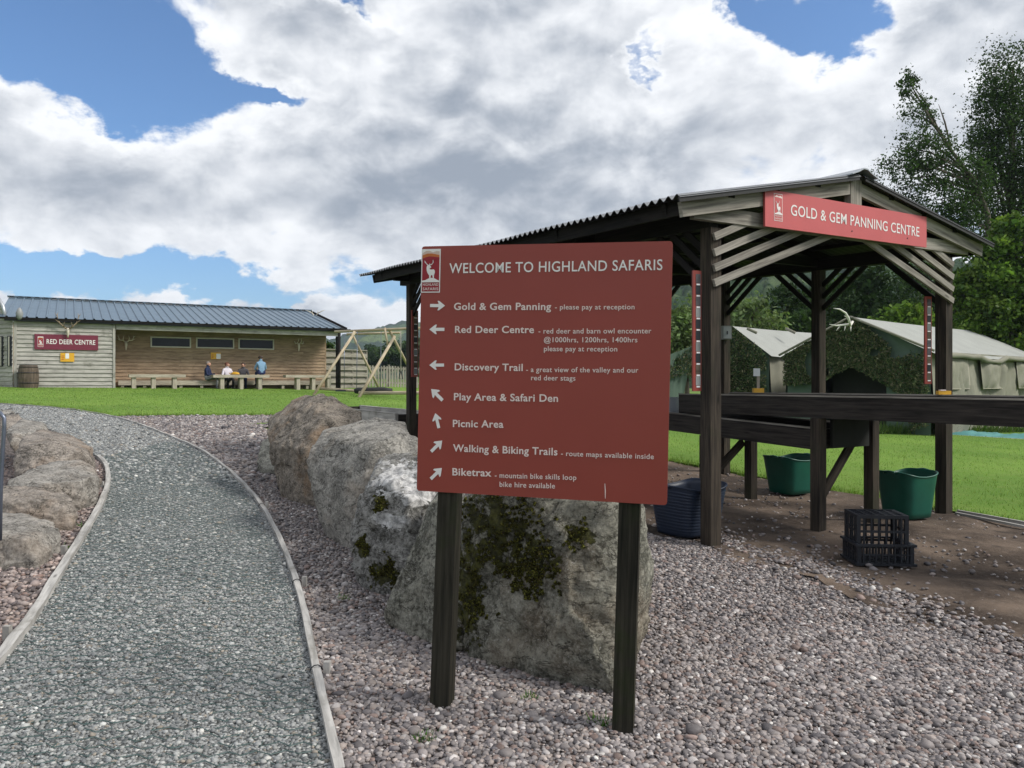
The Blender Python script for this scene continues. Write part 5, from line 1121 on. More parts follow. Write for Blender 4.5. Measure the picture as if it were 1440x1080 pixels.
# ---------------------------------------------------------------- people
def person(label, loc, yaw, J, zones, hair, hairshape, extra=()):
    """J: joints (x right, y forward, z up, radius); one skinned continuous body, coloured by the nearest bone"""
    E_ = [('pel', 'sp', 'top'), ('sp', 'ch', 'top'), ('ch', 'nk', 'top'), ('nk', 'hd', 'skin'), ('hd', 'cr', 'skin'), ('hd', 'nose', 'skin')]
    for s_ in 'lr':
        E_ += [('ch', 'sh' + s_, 'top'), ('sh' + s_, 'el' + s_, 'top'), ('el' + s_, 'wr' + s_, zones.get('forearm', 'top')), ('wr' + s_, 'pa' + s_, 'skin'),
               ('pel', 'hp' + s_, 'leg'), ('hp' + s_, 'kn' + s_, 'leg'), ('kn' + s_, 'an' + s_, 'leg'), ('an' + s_, 'to' + s_, 'shoe')]
    J = dict(J)
    hd = Vector(J['hd'][:3]); fw = J.pop('look', (0, 1, 0)); fw = Vector(fw).normalized()
    J['nose'] = (*(hd + fw * .105 + Vector((0, 0, -.015))), .022); J['cr'] = (*(hd + Vector((0, 0, .065)) - fw * .02), .085)
    for s_ in 'lr':
        e, w_ = Vector(J['el' + s_][:3]), Vector(J['wr' + s_][:3]); d = (w_ - e).normalized(); J['pa' + s_] = (*(w_ + d * .07), .03)
        sd = d.cross(Vector((0, 0, 1))).normalized() if abs(d.z) < .95 else Vector((1, 0, 0)); dn_ = Vector((0, 0, -1)) if abs(d.z) < .9 else Vector((0, 1, 0))
        for k, (a, l) in enumerate(((-.033, .06), (-.012, .078), (.01, .073), (.031, .055))):
            b_ = w_ + d * .085 + sd * a; J[f'f{s_}{k}a'] = (*b_, .011); J[f'f{s_}{k}b'] = (*(b_ + d * l * .6 + dn_ * .012), .010); J[f'f{s_}{k}c'] = (*(b_ + d * l * .9 + dn_ * .034), .009)
            E_ += [('pa' + s_, f'f{s_}{k}a', 'skin'), (f'f{s_}{k}a', f'f{s_}{k}b', 'skin'), (f'f{s_}{k}b', f'f{s_}{k}c', 'skin')]
        sg = -1 if s_ == 'l' else 1; b_ = w_ + d * .035 - sd * .035 * sg; J[f't{s_}'] = (*b_, .012); J[f'u{s_}'] = (*(b_ + d * .045 - sd * .018 * sg), .010)
        E_ += [('wr' + s_, f't{s_}', 'skin'), (f't{s_}', f'u{s_}', 'skin')]
    names = list(J); ix = {n_: i for i, n_ in enumerate(names)}
    me = bpy.data.meshes.new('person'); me.from_pydata([J[n_][:3] for n_ in names], [(ix[a], ix[b_]) for a, b_, _ in E_], []); me.update()
    ob = bpy.data.objects.new('person', me); C.objects.link(ob); ob.modifiers.new('s', 'SKIN'); sv = me.skin_vertices[0].data
    for i, n_ in enumerate(names): sv[i].radius = (J[n_][3], J[n_][3]); sv[i].use_root = n_ == 'pel'
    ss = ob.modifiers.new('u', 'SUBSURF'); ss.levels = 2; ss.render_levels = 2
    dg = bpy.context.evaluated_depsgraph_get(); dg.update(); m2 = bpy.data.meshes.new_from_object(ob.evaluated_get(dg)); bpy.data.objects.remove(ob)
    root = thing('person', label, 'person', (0, 0, 0)); zn = list(dict.fromkeys(z for _, _, z in E_))
    body = link('body', m2, [zones[z] for z in zn], root, True)
    seg = [(Vector(J[a][:3]), Vector(J[b_][:3]), zn.index(z), max(J[a][3], J[b_][3])) for a, b_, z in E_]
    for p in m2.polygons:
        c = p.center; best = None
        for a, b_, z, r_ in seg:
            ab = b_ - a; t = max(0, min(1, (c - a).dot(ab) / max(ab.length_squared, 1e-9))); dd = (c - (a + ab * t)).length / (r_ + .02)
            if best is None or dd < best[0]: best = (dd, z)
        p.material_index = best[1]
    side = fw.cross(Vector((0, 0, 1)))
    for s_ in (-1, 1):
        mb = MB(); c = hd + fw * .082 + side * .032 * s_ + Vector((0, 0, .018)); mb.tube([c - fw * .01, c, c + fw * .008], [.008, .011, .004], 8); mb.build('eye', M['black'], root, True)
        mb = MB(); c = hd + side * .088 * s_; mb.tube([c + Vector((0, 0, .03)), c + side * .012 * s_ - fw * .01, c + Vector((0, 0, -.035))], [.008, .016, .007], 8); mb.build('ear', M['skin'], root, True)
    mb = MB(); c = hd + fw * .088 + Vector((0, 0, -.05)); mb.tube([c - side * .022, c + fw * .004, c + side * .022], [.003, .006, .003], 6); mb.build('mouth', M['emblem_red'], root, True)
    v, f = ICO[2]; V = []
    for q in v:
        d = Vector(q); front = d.dot(fw); r_ = .112 + .008 * vnoise(np.array([[q[0] * 5, q[1] * 5, q[2] * 5]]), 3)[0]
        if front > .35 and d.z < .55: r_ = .06                   # leave the face free
        if d.z < hairshape: r_ = min(r_, .085)
        V.append(hd + Vector((0, 0, .028)) - fw * .014 + d * r_)
    me = bpy.data.meshes.new('hair'); me.from_pydata([tuple(q) for q in V], [], f.tolist()); me.update(); link('hair', me, hair, root, True)
    for e in extra: e(root)
    root.location = loc; root.rotation_euler.z = yaw; return root
def seated(lean=.0, knees=(.42, .42), ank=(-.40, -.40), look=(0, 1, 0), hands=((-.12, .30, .10), (.12, .30, .10)), cross=False):
    J = dict(pel=(0, 0, .05, .125), sp=(0, .01 + lean * .4, .22, .135), ch=(0, lean, .40, .150), nk=(0, lean + .02, .545, .055), hd=(0, lean + .04, .675, .085), look=look,
             shl=(-.165, lean, .455, .075), shr=(.165, lean, .455, .075), ell=(-.25, .07 + lean, .20, .048), elr=(.25, .07 + lean, .20, .048),
             wrl=(*hands[0], .034), wrr=(*hands[1], .034), hpl=(-.10, .02, .03, .095), hpr=(.10, .02, .03, .095), knl=(-.12, knees[0], .05, .065), knr=(.12, knees[1], .05, .065),
             anl=(-.12, knees[0] - .02, ank[0], .045), anr=(.12, knees[1] - .02, ank[1], .045), tol=(-.13, knees[0] + .15, ank[0] - .03, .042), tor=(.13, knees[1] + .15, ank[1] - .03, .042))
    if cross: J['knr'] = (-.02, .44, .17, .068); J['anr'] = (-.22, .58, -.12, .045); J['tor'] = (-.26, .72, -.08, .042)
    return J
Z1 = dict(top=M['navy'], skin=M['skin'], leg=M['grey_cloth'], shoe=M['shoe']); Z2 = dict(top=M['white_cloth'], skin=M['skin'], leg=M['black_cloth'], shoe=M['shoe'])
Z3 = dict(top=M['pattern_cloth'], skin=M['skin'], leg=M['jeans'], shoe=M['shoe']); Z4 = dict(top=M['blue_cloth'], skin=M['skin'], leg=M['jeans'], shoe=M['shoe'])
by = math.atan2(BU.y, BU.x); bz = BZ + .40 + .03
face_cam = by + math.pi                                       # yaw that faces away from the wall
pu = lambda px, v: B(bpx(px, 535, v)[0], v, 0)
q = pu(291, .62); person('person in navy jacket and grey trousers sitting cross legged at the left table end', Vector((q.x, q.y, bz + .03)), face_cam + R(62), seated(.03, cross=True, look=(.25, 1, -.05), hands=((-.06, .36, .16), (.10, .38, .22))), Z1, M['hair_grey'], -.05)
q = pu(318.5, .75); person('person in a white top with auburn hair seated behind the middle table', Vector((q.x, q.y, bz)), face_cam + R(15), seated(.06, look=(-.75, 1, 0), hands=((-.1, .38, .16), (.12, .38, .16))), Z2, M['hair_red'], -.45)
q = pu(342, .75); person('person in a dark patterned shirt seated behind the middle table', Vector((q.x, q.y, bz)), face_cam - R(12), seated(.07, look=(.55, 1, -.15), hands=((-.12, .38, .15), (.08, .40, .15))), Z3, M['hair_dark'], -.1)
q = pu(368, vt + .05); person('person in light blue shirt sitting on the table end with back turned', Vector((q.x, q.y, BZ + TZ + .07)), by + R(6), seated(.12, look=(.2, 1, -.5), ank=(-.5, -.5), hands=((-.05, .36, .1), (.05, .36, .1))), Z4, M['hair_dark'], -.2)
q = B(uu(331), vt + .05, BZ + TZ); t = thing('bag', 'crumpled yellow bag lying on the middle table', 'bag', q)
v, f = ICO[2]; V = v * [.20, .09, .075] * (1 + .18 * fbmv(v * 2.5, 3, 9))[:, None]; V[:, 2] = np.maximum(V[:, 2], -.055)
mesh_np('bag_body', V + np.array(q) + [0, 0, .055], f, M['yellow'], t); mb = MB(); mb.tube([q + Vector((-.2, 0, .05)), q + Vector((-.27, 0, .09)), q + Vector((-.25, .02, .04))], .012, 6); mb.build('handle', M['yellow'], t, True)

# ---------------------------------------------------------------- fences, swing frame
def fpt(px, Y): x = (px - 720) / F * Y; return Vector((x, Y, gz(x, Y)))
def slat_fence():
    a, b_ = fpt(455, 38.6), fpt(515.5, 40.4); d = (b_ - a); zt = lambda py, Y: EYE + (HZ - py) / F * Y
    t = thing('board_fence', 'grey fence of overlapping horizontal boards right of the timber building', 'fence', (a + b_) / 2)
    n_ = Vector((-d.y, d.x, 0)).normalized(); z0, z1 = a.z + .05, zt(493, 39); k = 0; z = z0; mb = MB()
    while z < z1:
        o = n_ * (.05 if k % 2 else -.05); c0, c1 = Vector((a.x, a.y, z)) + o, Vector((b_.x, b_.y, z)) + o; mb.beam(c0, c1, .025, .19); z += .165; k += 1
    mb.build('board_panel', M['fence_wood'], t)
    for s_ in (0, .33, .66, 1): p = a + d * s_; mb = MB(); mb.beam(Vector((p.x, p.y, p.z - .3)), Vector((p.x, p.y, z1)), .075, .075); mb.build('post', M['fence_wood'], t)
    mb = MB(); mb.beam(Vector((a.x, a.y, z1 + .06)), Vector((b_.x, b_.y, z1 + .06)), .16, .04); mb.build('cap_rail', M['fence_wood'], t)
slat_fence()
a, b_ = fpt(516, 42), fpt(660, 45); d = b_ - a; t = thing('picket_fence', 'pale picket fence of narrow upright slats behind the swing frame', 'fence', (a + b_) / 2); n_ = int(d.length / .16); hz_ = EYE + (HZ - 513.5) / F * 42 - a.z
mb = MB()
for k in range(n_): p = a + d * (k / n_); mb.beam(p + Vector((0, 0, .05)), p + Vector((0, 0, hz_ + random.uniform(-.02, .02))), .095, .022, up=Vector((-d.y, d.x, 0)))
mb.build('pickets', M['fence_wood'], t)
for z in (.3, hz_ - .12): mb = MB(); mb.beam(a + Vector((0, .03, z)), b_ + Vector((0, .03, z)), .04, .09); mb.build('rail', M['fence_wood'], t)
for k in range(6): p = a + d * (k / 5); mb = MB(); mb.beam(p + Vector((0, .07, -.2)), p + Vector((0, .07, hz_ + .08)), .1, .1); mb.build('post', M['fence_wood'], t)
p = fpt(477, 36.2); mb = MB(); mb.tube([p + Vector((0, 0, -.2)), P(477, 466, 36.2)], .07, 10); dp = thing('dark_pole', 'dark upright pole at the right end of the timber building', 'pole', p); mb.build('pole', M['dark_timber'], dp, True); mb = MB(); mb.beam(P(476, 466, 36.2) + Vector((-.4, 0, .05)), P(478, 466, 36.2) + Vector((.5, 0, .05)), .1, .1); mb.build('cross_piece', M['dark_timber'], dp)
YS = 31.5
sw = thing('swing_frame', 'pale log swing frame with crossed legs on the lawn behind the boulders', 'climbing frame', fpt(505, YS))
def log(name, x0, y0, Y0, x1, y1, Y1, r_, mat='log', gnd=False):
    a, b_ = P(x0, y0, Y0), P(x1, y1, Y1)
    if gnd: a.z = gz(a.x, a.y) + gnd * 0 - .05
    r_ *= .78; mb = MB(); mb.tube([a, (a + b_) / 2, b_], [r_, r_ * .97, r_ * .93], 10); return mb.build(name, M[mat], sw, True)
log('beam', 471, 466.5, 33.4, 640, 459.5, 31.5, .078); log('beam', 488, 470, 33.9, 562, 468, 33.0, .07)
log('leg', 439.5, 557, YS - .8, 499, 467, 33.0, .080, gnd=True); log('leg', 537.5, 548, 35.0, 496, 472, 33.4, .075, gnd=True)
log('leg', 503.5, 556.5, YS - 1.2, 555, 473, 32.6, .085, gnd=True); log('leg', 579, 525, 35, 547.5, 464, 32.9, .08)
log('brace', 486, 489, 32.6, 498.5, 466, 32.9, .065); log('brace', 541, 461, 32.5, 545.5, 487, 32.4, .06)
log('ground_log', 450, 546.5, 34, 505, 549.8, 32.5, .085); log('ground_log', 505, 552.5, 31, 640, 552.5, 30, .10)
mb = MB(); mb.tube([P(498.5, 549.8, 31.8), P(503, 549.3, 31.8), P(540, 548.8, 31.7), P(551.5, 549.4, 31.7)], [.09, .13, .13, .09], 12); mb.build('rolled_net', M['blackrub_roofshade'], sw, True)
for x, y0, y1 in ((501.5, 548.7, 466), (535, 547, 466)):
    mb = MB(); mb.tube([P(x, y0, 32.2), P(x + 1, y1, 32.8)], .014, 6); mb.build('chain', M['steel'], sw, True)
mb = MB(); mb.tube([P(563.5, 465, 32.2), P(563.7, 522, 32.2)], .022, 6); mb.build('rope', M['rope'], sw, True)
mb = MB(); mb.tube([P(563.7, 521, 32.2), P(561, 532, 32.2), P(566.5, 533, 32.2), P(563.7, 521, 32.2)], .02, 6); mb.build('trapeze_handle', M['blackrub_roofshade'], sw, True)
mb = MB(); mb.tube([P(484, 548, 33), P(484.3, 470, 33.4)], .014, 6); mb.build('chain', M['steel'], sw, True)
mb = MB(); c = P(479, 549.5, 33); mb.beam(c + Vector((-.2, 0, 0)), c + Vector((.25, 0, 0)), .2, .06); mb.build('swing_seat', M['blue_tub'], sw)

# ---------------------------------------------------------------- tents
def patch(A, B_, C_, D_, nx, ny, amp, mat, name, parent, seed=1, sag=0, mi=None):
    s, t = np.meshgrid(np.linspace(0, 1, nx), np.linspace(0, 1, ny)); s, t = s.ravel()[:, None], t.ravel()[:, None]; A, B_, C_, D_ = (np.array(q) for q in (A, B_, C_, D_))
    V = A * (1 - s) * (1 - t) + B_ * s * (1 - t) + C_ * s * t + D_ * (1 - s) * t; n_ = np.cross(B_ - A, D_ - A) + np.cross(C_ - B_, D_ - B_); n_ = n_ / np.linalg.norm(n_)
    e = (np.minimum(np.minimum(s, 1 - s), np.minimum(t, 1 - t)) * 6).clip(0, 1)
    L1 = np.linalg.norm(B_ - A); w_ = fbmv(np.concatenate([s * L1 * 1.6 + t * .8, t * .6, s * 0 + seed], 1), 4, seed, .6)[:, None]
    V = V + n_ * amp * w_ * e - np.array([0, 0, 1]) * sag * (4 * s * (1 - s)) * (.4 + t * .6)
    F_ = []; i = np.arange(nx - 1)
    for r_ in range(ny - 1): F_.append(np.stack([r_ * nx + i, r_ * nx + i + 1, (r_ + 1) * nx + i + 1, (r_ + 1) * nx + i], 1))
    return mesh_np(name, V, np.concatenate(F_), mat, parent)
def leaf_quads(Pc, size, pal, up=.3, aspect=.55, jit=.25, colid=None):
    n_ = len(Pc); a = RNG.normal(size=(n_, 3)); a /= np.linalg.norm(a, axis=1)[:, None]; b_ = RNG.normal(size=(n_, 3)); b_[:, 2] *= (1 - up); a[:, 2] -= up * .6
    a /= np.linalg.norm(a, axis=1)[:, None]; b_ -= a * (a * b_).sum(1)[:, None]; b_ /= np.linalg.norm(b_, axis=1)[:, None]
    l = size * np.exp(RNG.normal(0, .25, (n_, 1))); w_ = l * aspect
    V = np.stack([Pc - a * l, Pc + b_ * w_ - a * l * .1, Pc + a * l, Pc - b_ * w_ - a * l * .1], 1).reshape(-1, 3); pal = np.array(pal)
    ci = RNG.integers(0, len(pal), n_) if colid is None else colid
    col = pal[ci] * np.exp(RNG.normal(0, jit, (n_, 1)))
    return V, np.arange(n_ * 4).reshape(-1, 4), np.repeat(col.clip(0, 1), 4, 0)
for o, spots in MOSS:                                        # raised cushions of moss on the two nearest boulders
    me_ = o.data; nv = len(me_.vertices); V = np.empty(nv * 3); me_.vertices.foreach_get('co', V); V = V.reshape(-1, 3); Nn = np.empty(nv * 3); me_.vertices.foreach_get('normal', Nn); Nn = Nn.reshape(-1, 3)
    m_ = np.zeros(nv, bool); wob = fbmv(V * 13, 5, 3, .65)
    for (q, r_) in spots: m_ |= (np.linalg.norm(V - np.array(P(*q) - o.location), axis=1) / (r_ * 1.25) + wob * .75) < .78
    front = Nn[:, 1] < .25; idx = np.where(m_ & front)[0]
    if len(idx):
        kk = RNG.choice(idx, 26000 if len(spots) > 5 else 8000); pc = V[kk] + Nn[kk] * RNG.uniform(0, .007, (len(kk), 1)) + RNG.normal(0, .004, (len(kk), 3))
        Vq, Fq, cq = leaf_quads(pc, .0055, [(.045, .046, .013), (.085, .088, .02), (.13, .13, .028), (.028, .024, .012), (.06, .05, .02)], .2, .6, .3)
        Lm = o.location.copy(); o.location = o.location; mo = mesh_np('moss', Vq, Fq, M['net'], None, cq, False); mo.parent = o
NETP = [(.06, .10, .042), (.095, .135, .06), (.14, .155, .08), (.04, .06, .032), (.17, .155, .10)]
def net(parent, poly3, n_, depth, size=.075, drop=.0):
    """scrim net hanging over a triangle/quad fan of 3-D points"""
    A = np.array(poly3[0]); tr = [(A, np.array(poly3[i]), np.array(poly3[i + 1])) for i in range(1, len(poly3) - 1)]
    ar = np.array([np.linalg.norm(np.cross(b_ - a, c - a)) for a, b_, c in tr]); k = RNG.choice(len(tr), n_, p=ar / ar.sum()); r1, r2 = np.sqrt(RNG.random(n_)), RNG.random(n_)
    T = np.array(tr)[k]; p = T[:, 0] * (1 - r1)[:, None] + T[:, 1] * (r1 * (1 - r2))[:, None] + T[:, 2] * (r1 * r2)[:, None]
    nn = np.cross(tr[0][1] - A, tr[0][2] - A); nn /= np.linalg.norm(nn); nn = nn if nn[1] < 0 else -nn
    p = p + nn * (.03 + depth * (.5 + .5 * fbmv(p * 1.6, 3, 4))[:, None].clip(0, 1.2)) + RNG.normal(0, .02, p.shape)
    keep = fbmv(p * 2.1, 3, 8) > -.75; p = p[keep]
    V, F_, c = leaf_quads(p, size, NETP, .5, .5, .3); return mesh_np('camouflage_net', V, F_, M['net'], parent, c, False)
def wire(parent, name, pts, r_, mat): mb = MB(); mb.tube(pts, r_, 6); return mb.build(name, M[mat], parent, True)
def tent(label, apex, hw, L_, ez, ridge_dir, roofmat, doors, yb=None):
    g = gz(apex.x, apex.y); t = thing('tent', label, 'tent', Vector((apex.x, apex.y, g)), 'canvas tents behind the shelter')
    d = Vector((math.cos(ridge_dir), math.sin(ridge_dir), 0)); a = Vector((d.y, -d.x, 0)); A1 = apex + d * L_; Zv = Vector((0, 0, 1))
    er, el_ = apex + a * hw, apex - a * hw; er.z = el_.z = ez; er1, el1 = er + d * L_, el_ + d * L_; ov = .18
    out = lambda p, s_: p + a * s_ * ov - Zv * .08
    gnd = lambda p: Vector((p.x, p.y, gz(p.x, p.y)))
    f0 = -d * .16
    patch(apex + f0, A1, out(er1, 1), out(er, 1) + f0, 30, 12, .03, roofmat, 'roof', t, 3, .06); patch(A1, apex + f0, out(el_, -1) + f0, out(el1, -1), 30, 12, .03, roofmat, 'roof', t, 5, .06)
    patch(er, er1, gnd(er1) + a * .12, gnd(er) + a * .12, 90, 18, .16, M['canvas'], 'side_wall', t, 7); patch(el1, el_, gnd(el_) - a * .12, gnd(el1) - a * .12, 30, 8, .08, M['canvas_green'], 'side_wall', t, 9)
    patch(A1, A1, er1, el1, 4, 4, 0, M['canvas_green'], 'back_wall', t); patch(er1, el1, gnd(el1), gnd(er1), 8, 4, .03, M['canvas_green'], 'back_wall', t)
    dw = hw * .44; dz_ = ez - .25
    # front: gable, two side panels, dark opening
    patch(apex, apex, er, el_, 4, 4, .0, M['canvas_green'], 'front_gable', t)
    for s_, e in ((1, er), (-1, el_)):
        m0 = apex + a * dw * s_; m0.z = ez; q = [m0, e, gnd(e), gnd(m0)]
        if s_ < 0: q = [q[1], q[0], q[3], q[2]]
        patch(*q, 14, 10, .05, M['canvas_green'], 'front_panel', t, 11)
    m0, m1 = apex - a * dw, apex + a * dw; i0 = d * .5
    b_ = [Vector((m0.x, m0.y, ez)), Vector((m1.x, m1.y, ez)), gnd(m1), gnd(m0)]
    patch(b_[0], b_[1], b_[1] - Zv * .16, b_[0] - Zv * .16, 8, 3, .02, M['canvas_green'], 'door_flap', t)
    patch(*[q + i0 for q in b_], 4, 4, 0, M['dark_inside'], 'doorway_shade_sheet', t)  # near-black sheet inside the doorway paints the shade within the tent
    return t, d, a, er, el_, er1, A1, gnd
ap = P(1201, 446, 21.2); t2, d2, a2, er, el_, er1, A1, gnd = tent('big khaki tent with a leafy camouflage net and antlers on its front peak', ap, 2.0, 8.6, 2.34, R(40), M['canvas_roof'], 1)
net(t2, [ap - d2 * .1, er - d2 * .1 + Vector((0, 0, -.55)), er - d2 * .1 - a2 * .45 + Vector((0, 0, -1.25)), ap - d2 * .1 + a2 * .75 + Vector((0, 0, -1.75)), ap - d2 * .1 + Vector((0, 0, -1.35)), ap - d2 * .1 - a2 * .9 + Vector((0, 0, -1.8)), el_ - d2 * .1 + Vector((0, 0, -.9)), el_ - d2 * .1], 24000, .10, .034)
q = [er - d2 * .12, er - d2 * .12 - a2 * .5, gnd(er) - d2 * .12 - a2 * .45 + Vector((0, 0, .1)), gnd(er) - d2 * .12 + Vector((0, 0, .3))]; net(t2, q, 2000, .08, .036)
for s0 in (.06, .36, .70):                               # rolled window flaps on the long side
    p0 = er + d2 * 8.6 * s0; p1 = er + d2 * 8.6 * (s0 + .19); w_ = a2 * .10
    fl_ = [p0 + w_ - Vector((0, 0, .18)), p1 + w_ - Vector((0, 0, .18)), p1 + w_ * 1.7 - Vector((0, 0, .98)), p0 + w_ * 1.7 - Vector((0, 0, .98))]; patch(*fl_, 24, 10, .10, M['canvas'], 'window_flap', t2, int(s0 * 90) + 2)
    wire(t2, 'seam_cord', [fl_[0], fl_[3], fl_[2], fl_[1]], .007, 'bone')
mb = MB(); mb.tube([er + a2 * .2 + d2 * 8.6 * k / 16 + Vector((0, 0, -.10 - .015 * math.sin(k * 1.9) - (.10 if 5 < k < 9 else 0))) for k in range(17)], [.05 + .03 * abs(math.sin(k * .9)) for k in range(17)], 8); mb.build('rolled_eave', M['canvas'], t2, True)
for s_, e in ((1, er), (-1, el_)): wire(t2, 'verge_pole', [ap - d2 * .2, e + a2 * .16 * s_ - d2 * .2], .035, 'canvas')
an = thing('tent_antlers', 'bleached white antlers fixed to the front peak of the big tent', 'antlers', ap)
def apx(x, y, dy=0): return P(x, y, ap.y - .35 + dy)
for pts, r_ in (([(1199, 452), (1196, 458), (1193, 447), (1189, 440), (1181, 435), (1172, 433.5)], [.035, .034, .032, .028, .022, .006]), ([(1196, 456), (1185, 457), (1176, 458), (1166, 456)], [.032, .028, .022, .006])):
    mb = MB(); mb.tube([apx(*p, -.05 * i) for i, p in enumerate(pts)], r_, 7); mb.build('antler', M['white_bone'], an, True)
mb = MB()
for pts in ([(1196, 457), (1196.5, 466)], [(1189, 457), (1187.5, 465)], [(1182, 457.5), (1176, 465)], [(1193, 447), (1187, 444)]): mb.tube([apx(*pts[0]), apx(*pts[1], -.1)], [.024, .006], 6)
mb.build('tines', M['white_bone'], an, True)
ap1 = P(1034, 459, 24.8); t1, d1, a1, er, el_, er1, A1, gnd = tent('smaller green tent with a pale roof and net seen left of the big tent', ap1, 1.22, 6.0, 2.42, R(40), M['canvas_roof'], 1)
net(t1, [ap1 - d1 * .1, er - d1 * .12, er - d1 * .12 + Vector((0, 0, -1.9)), ap1 - d1 * .1 + Vector((0, 0, -2.3)), el_ - d1 * .1 + Vector((0, 0, -1.2)), el_ - d1 * .1 - a1 * .9 + Vector((0, 0, -.1))], 11000, .10, .036)
l0, l1 = P(975, 486, 23.6), P(938, 500, 23.2); patch(l0, l1, Vector((l1.x - .05, l1.y, gz(l1.x, l1.y))), Vector((l0.x - .45, l0.y, gz(l0.x, l0.y))), 20, 12, .09, M['canvas_green'], 'side_flap', t1, 4)
net(t1, [l0, el_, l1 + Vector((-.9, 0, -.2)), l1 + Vector((-.3, -.1, -.75)), l0 + Vector((0, -.1, -.75))], 3500, .10, .038)
for x0 in (1058, 1112): mb = MB(); q0 = P(x0 - 7, 462, 24.2 if x0 < 1100 else 25.6); q1 = P(x0 + 6, 468, 24.0 if x0 < 1100 else 25.4); mb.tube([q0, q1], .05, 6); mb.build('roof_vent', M['canvas'], t1, True)
tq = [fpt(1336, 20.2), fpt(1395, 19.6), fpt(1500, 19), fpt(1500, 20.4), fpt(1345, 21)]
tp = thing('tarpaulin', 'crumpled teal tarpaulin lying on the grass before the big tent', 'tarpaulin', tq[0]); s, t = np.meshgrid(np.linspace(0, 1, 60), np.linspace(0, 1, 14)); s, t = s.ravel(), t.ravel()
X = np.array(tq[0])[None] * ((1 - s) * (1 - t))[:, None] + np.array(tq[2])[None] * (s * (1 - t))[:, None] + np.array(tq[3])[None] * (s * t)[:, None] + np.array(tq[4])[None] * ((1 - s) * t)[:, None]
X[:, 2] = gzv(X[:, 0], X[:, 1]) + .02 + .16 * (fbmv(np.stack([X[:, 0] * 1.5, X[:, 1] * 2.2, s * 0], 1), 4, 6) * .6 + .6).clip(0, 2) * (np.minimum(t, 1 - t) * 3).clip(0, 1) ** .6
i = np.arange(59); F_ = np.concatenate([np.stack([r_ * 60 + i, r_ * 60 + i + 1, (r_ + 1) * 60 + i + 1, (r_ + 1) * 60 + i], 1) for r_ in range(13)]); mesh_np('cloth', X, F_, M['tarp'], tp)
mb = MB(); mb.tube([Vector(X[k]) + Vector((0, 0, .012)) for k in range(0, 60)], .012, 5); mb.build('hem_rope', M['rope'], tp, True)

# ---------------------------------------------------------------- trees
def crown(parent, blobs, clumps, per, size, pal, sig=.22, up=.3, aspect=.55, droop=0, hollow=.35, name='crown'):
    """leaf clumps spread through ellipsoids: (centre, radii, weight)"""
    wts = np.array([b_[2] for b_ in blobs], float); k = RNG.choice(len(blobs), clumps, p=wts / wts.sum()); d = RNG.normal(size=(clumps, 3)); d /= np.linalg.norm(d, axis=1)[:, None]
    r_ = RNG.uniform(hollow, 1, clumps) ** .6; r_ *= 1 + .22 * fbmv(d * 2.2 + k[:, None] * 3.1, 3, 5)
    cen = np.array([tuple(b_[0]) for b_ in blobs])[k]; rad_ = np.array([b_[1] for b_ in blobs])[k]
    c = cen + d * r_[:, None] * rad_; cs = sig * rad_.mean(1) * RNG.uniform(.6, 1.35, clumps); nrm = RNG.normal(size=(clumps, per, 3)); nrm[..., 2] *= .7
    p = c[:, None] + nrm * cs[:, None, None]
    if droop: p[..., 2] -= np.abs(RNG.normal(0, droop, (clumps, per)))
    p = p.reshape(-1, 3); cc = np.repeat(np.exp(RNG.normal(0, .22, clumps)), per); ci = np.repeat(RNG.integers(0, len(pal), clumps), per); sw_ = RNG.random(len(p)) < .3; ci[sw_] = RNG.integers(0, len(pal), sw_.sum())
    V, F_, col = leaf_quads(p, size, pal, up, aspect, .18, ci); return mesh_np(name, V, F_, M['leaf'], parent, (col * np.repeat(cc, 4)[:, None]).clip(0, 1), False)
def tree(name, label, base, top, blobs, clumps, per, size, pal, r0=.16, trunk=None, group=None, **kw):
    t = thing(name, label, 'tree', base, group)
    tp_ = trunk or [base + (top - base) * s + Vector((math.sin(s * 5 + base.x) * .12, 0, 0)) for s in (0, .2, .4, .6, .8, .95)]
    tp_ = [tp_[0] - Vector((0, 0, .2))] + tp_[1:]; mb = MB(); mb.tube(tp_, [r0 * (1 - .9 * i / (len(tp_) - 1)) for i in range(len(tp_))], 9); mb.build('trunk', M['bark'], t, True)
    mb = MB()
    for b_ in blobs:
        for j in range(3):
            e = Vector(b_[0]) + Vector(RNG.normal(0, .45, 3).tolist()) * Vector(b_[1]).length * .4
            s = min(max((e.z - base.z) / max((tp_[-1].z - base.z), .1) - .25, .1), .9); k = s * (len(tp_) - 1); i = int(k); p = tp_[i].lerp(tp_[min(i + 1, len(tp_) - 1)], k - i)
            mid = p.lerp(e, .5) + Vector((0, 0, .1 * (e - p).length)); mb.tube([p, mid, e], [r0 * .35 * (1 - s * .5), r0 * .2, r0 * .05], 6)
    mb.build('limbs', M['bark'], t, True)
    crown(t, blobs, clumps, per, size, pal, **kw); return t
DK = [(.022, .046, .016), (.032, .062, .020), (.045, .078, .024)]; MD = [(.050, .098, .024), (.068, .125, .030), (.038, .078, .022)]; LT = [(.105, .185, .030), (.085, .155, .028), (.14, .21, .04)]; WL = [(.115, .165, .065), (.09, .14, .05), (.14, .185, .08)]
YL = 34.0
b = lambda px, py, Y, rx, ry, w_, rd=None: (P(px, py, Y), (rx * Y / F, (rd or rx) * Y / F, ry * Y / F), w_)
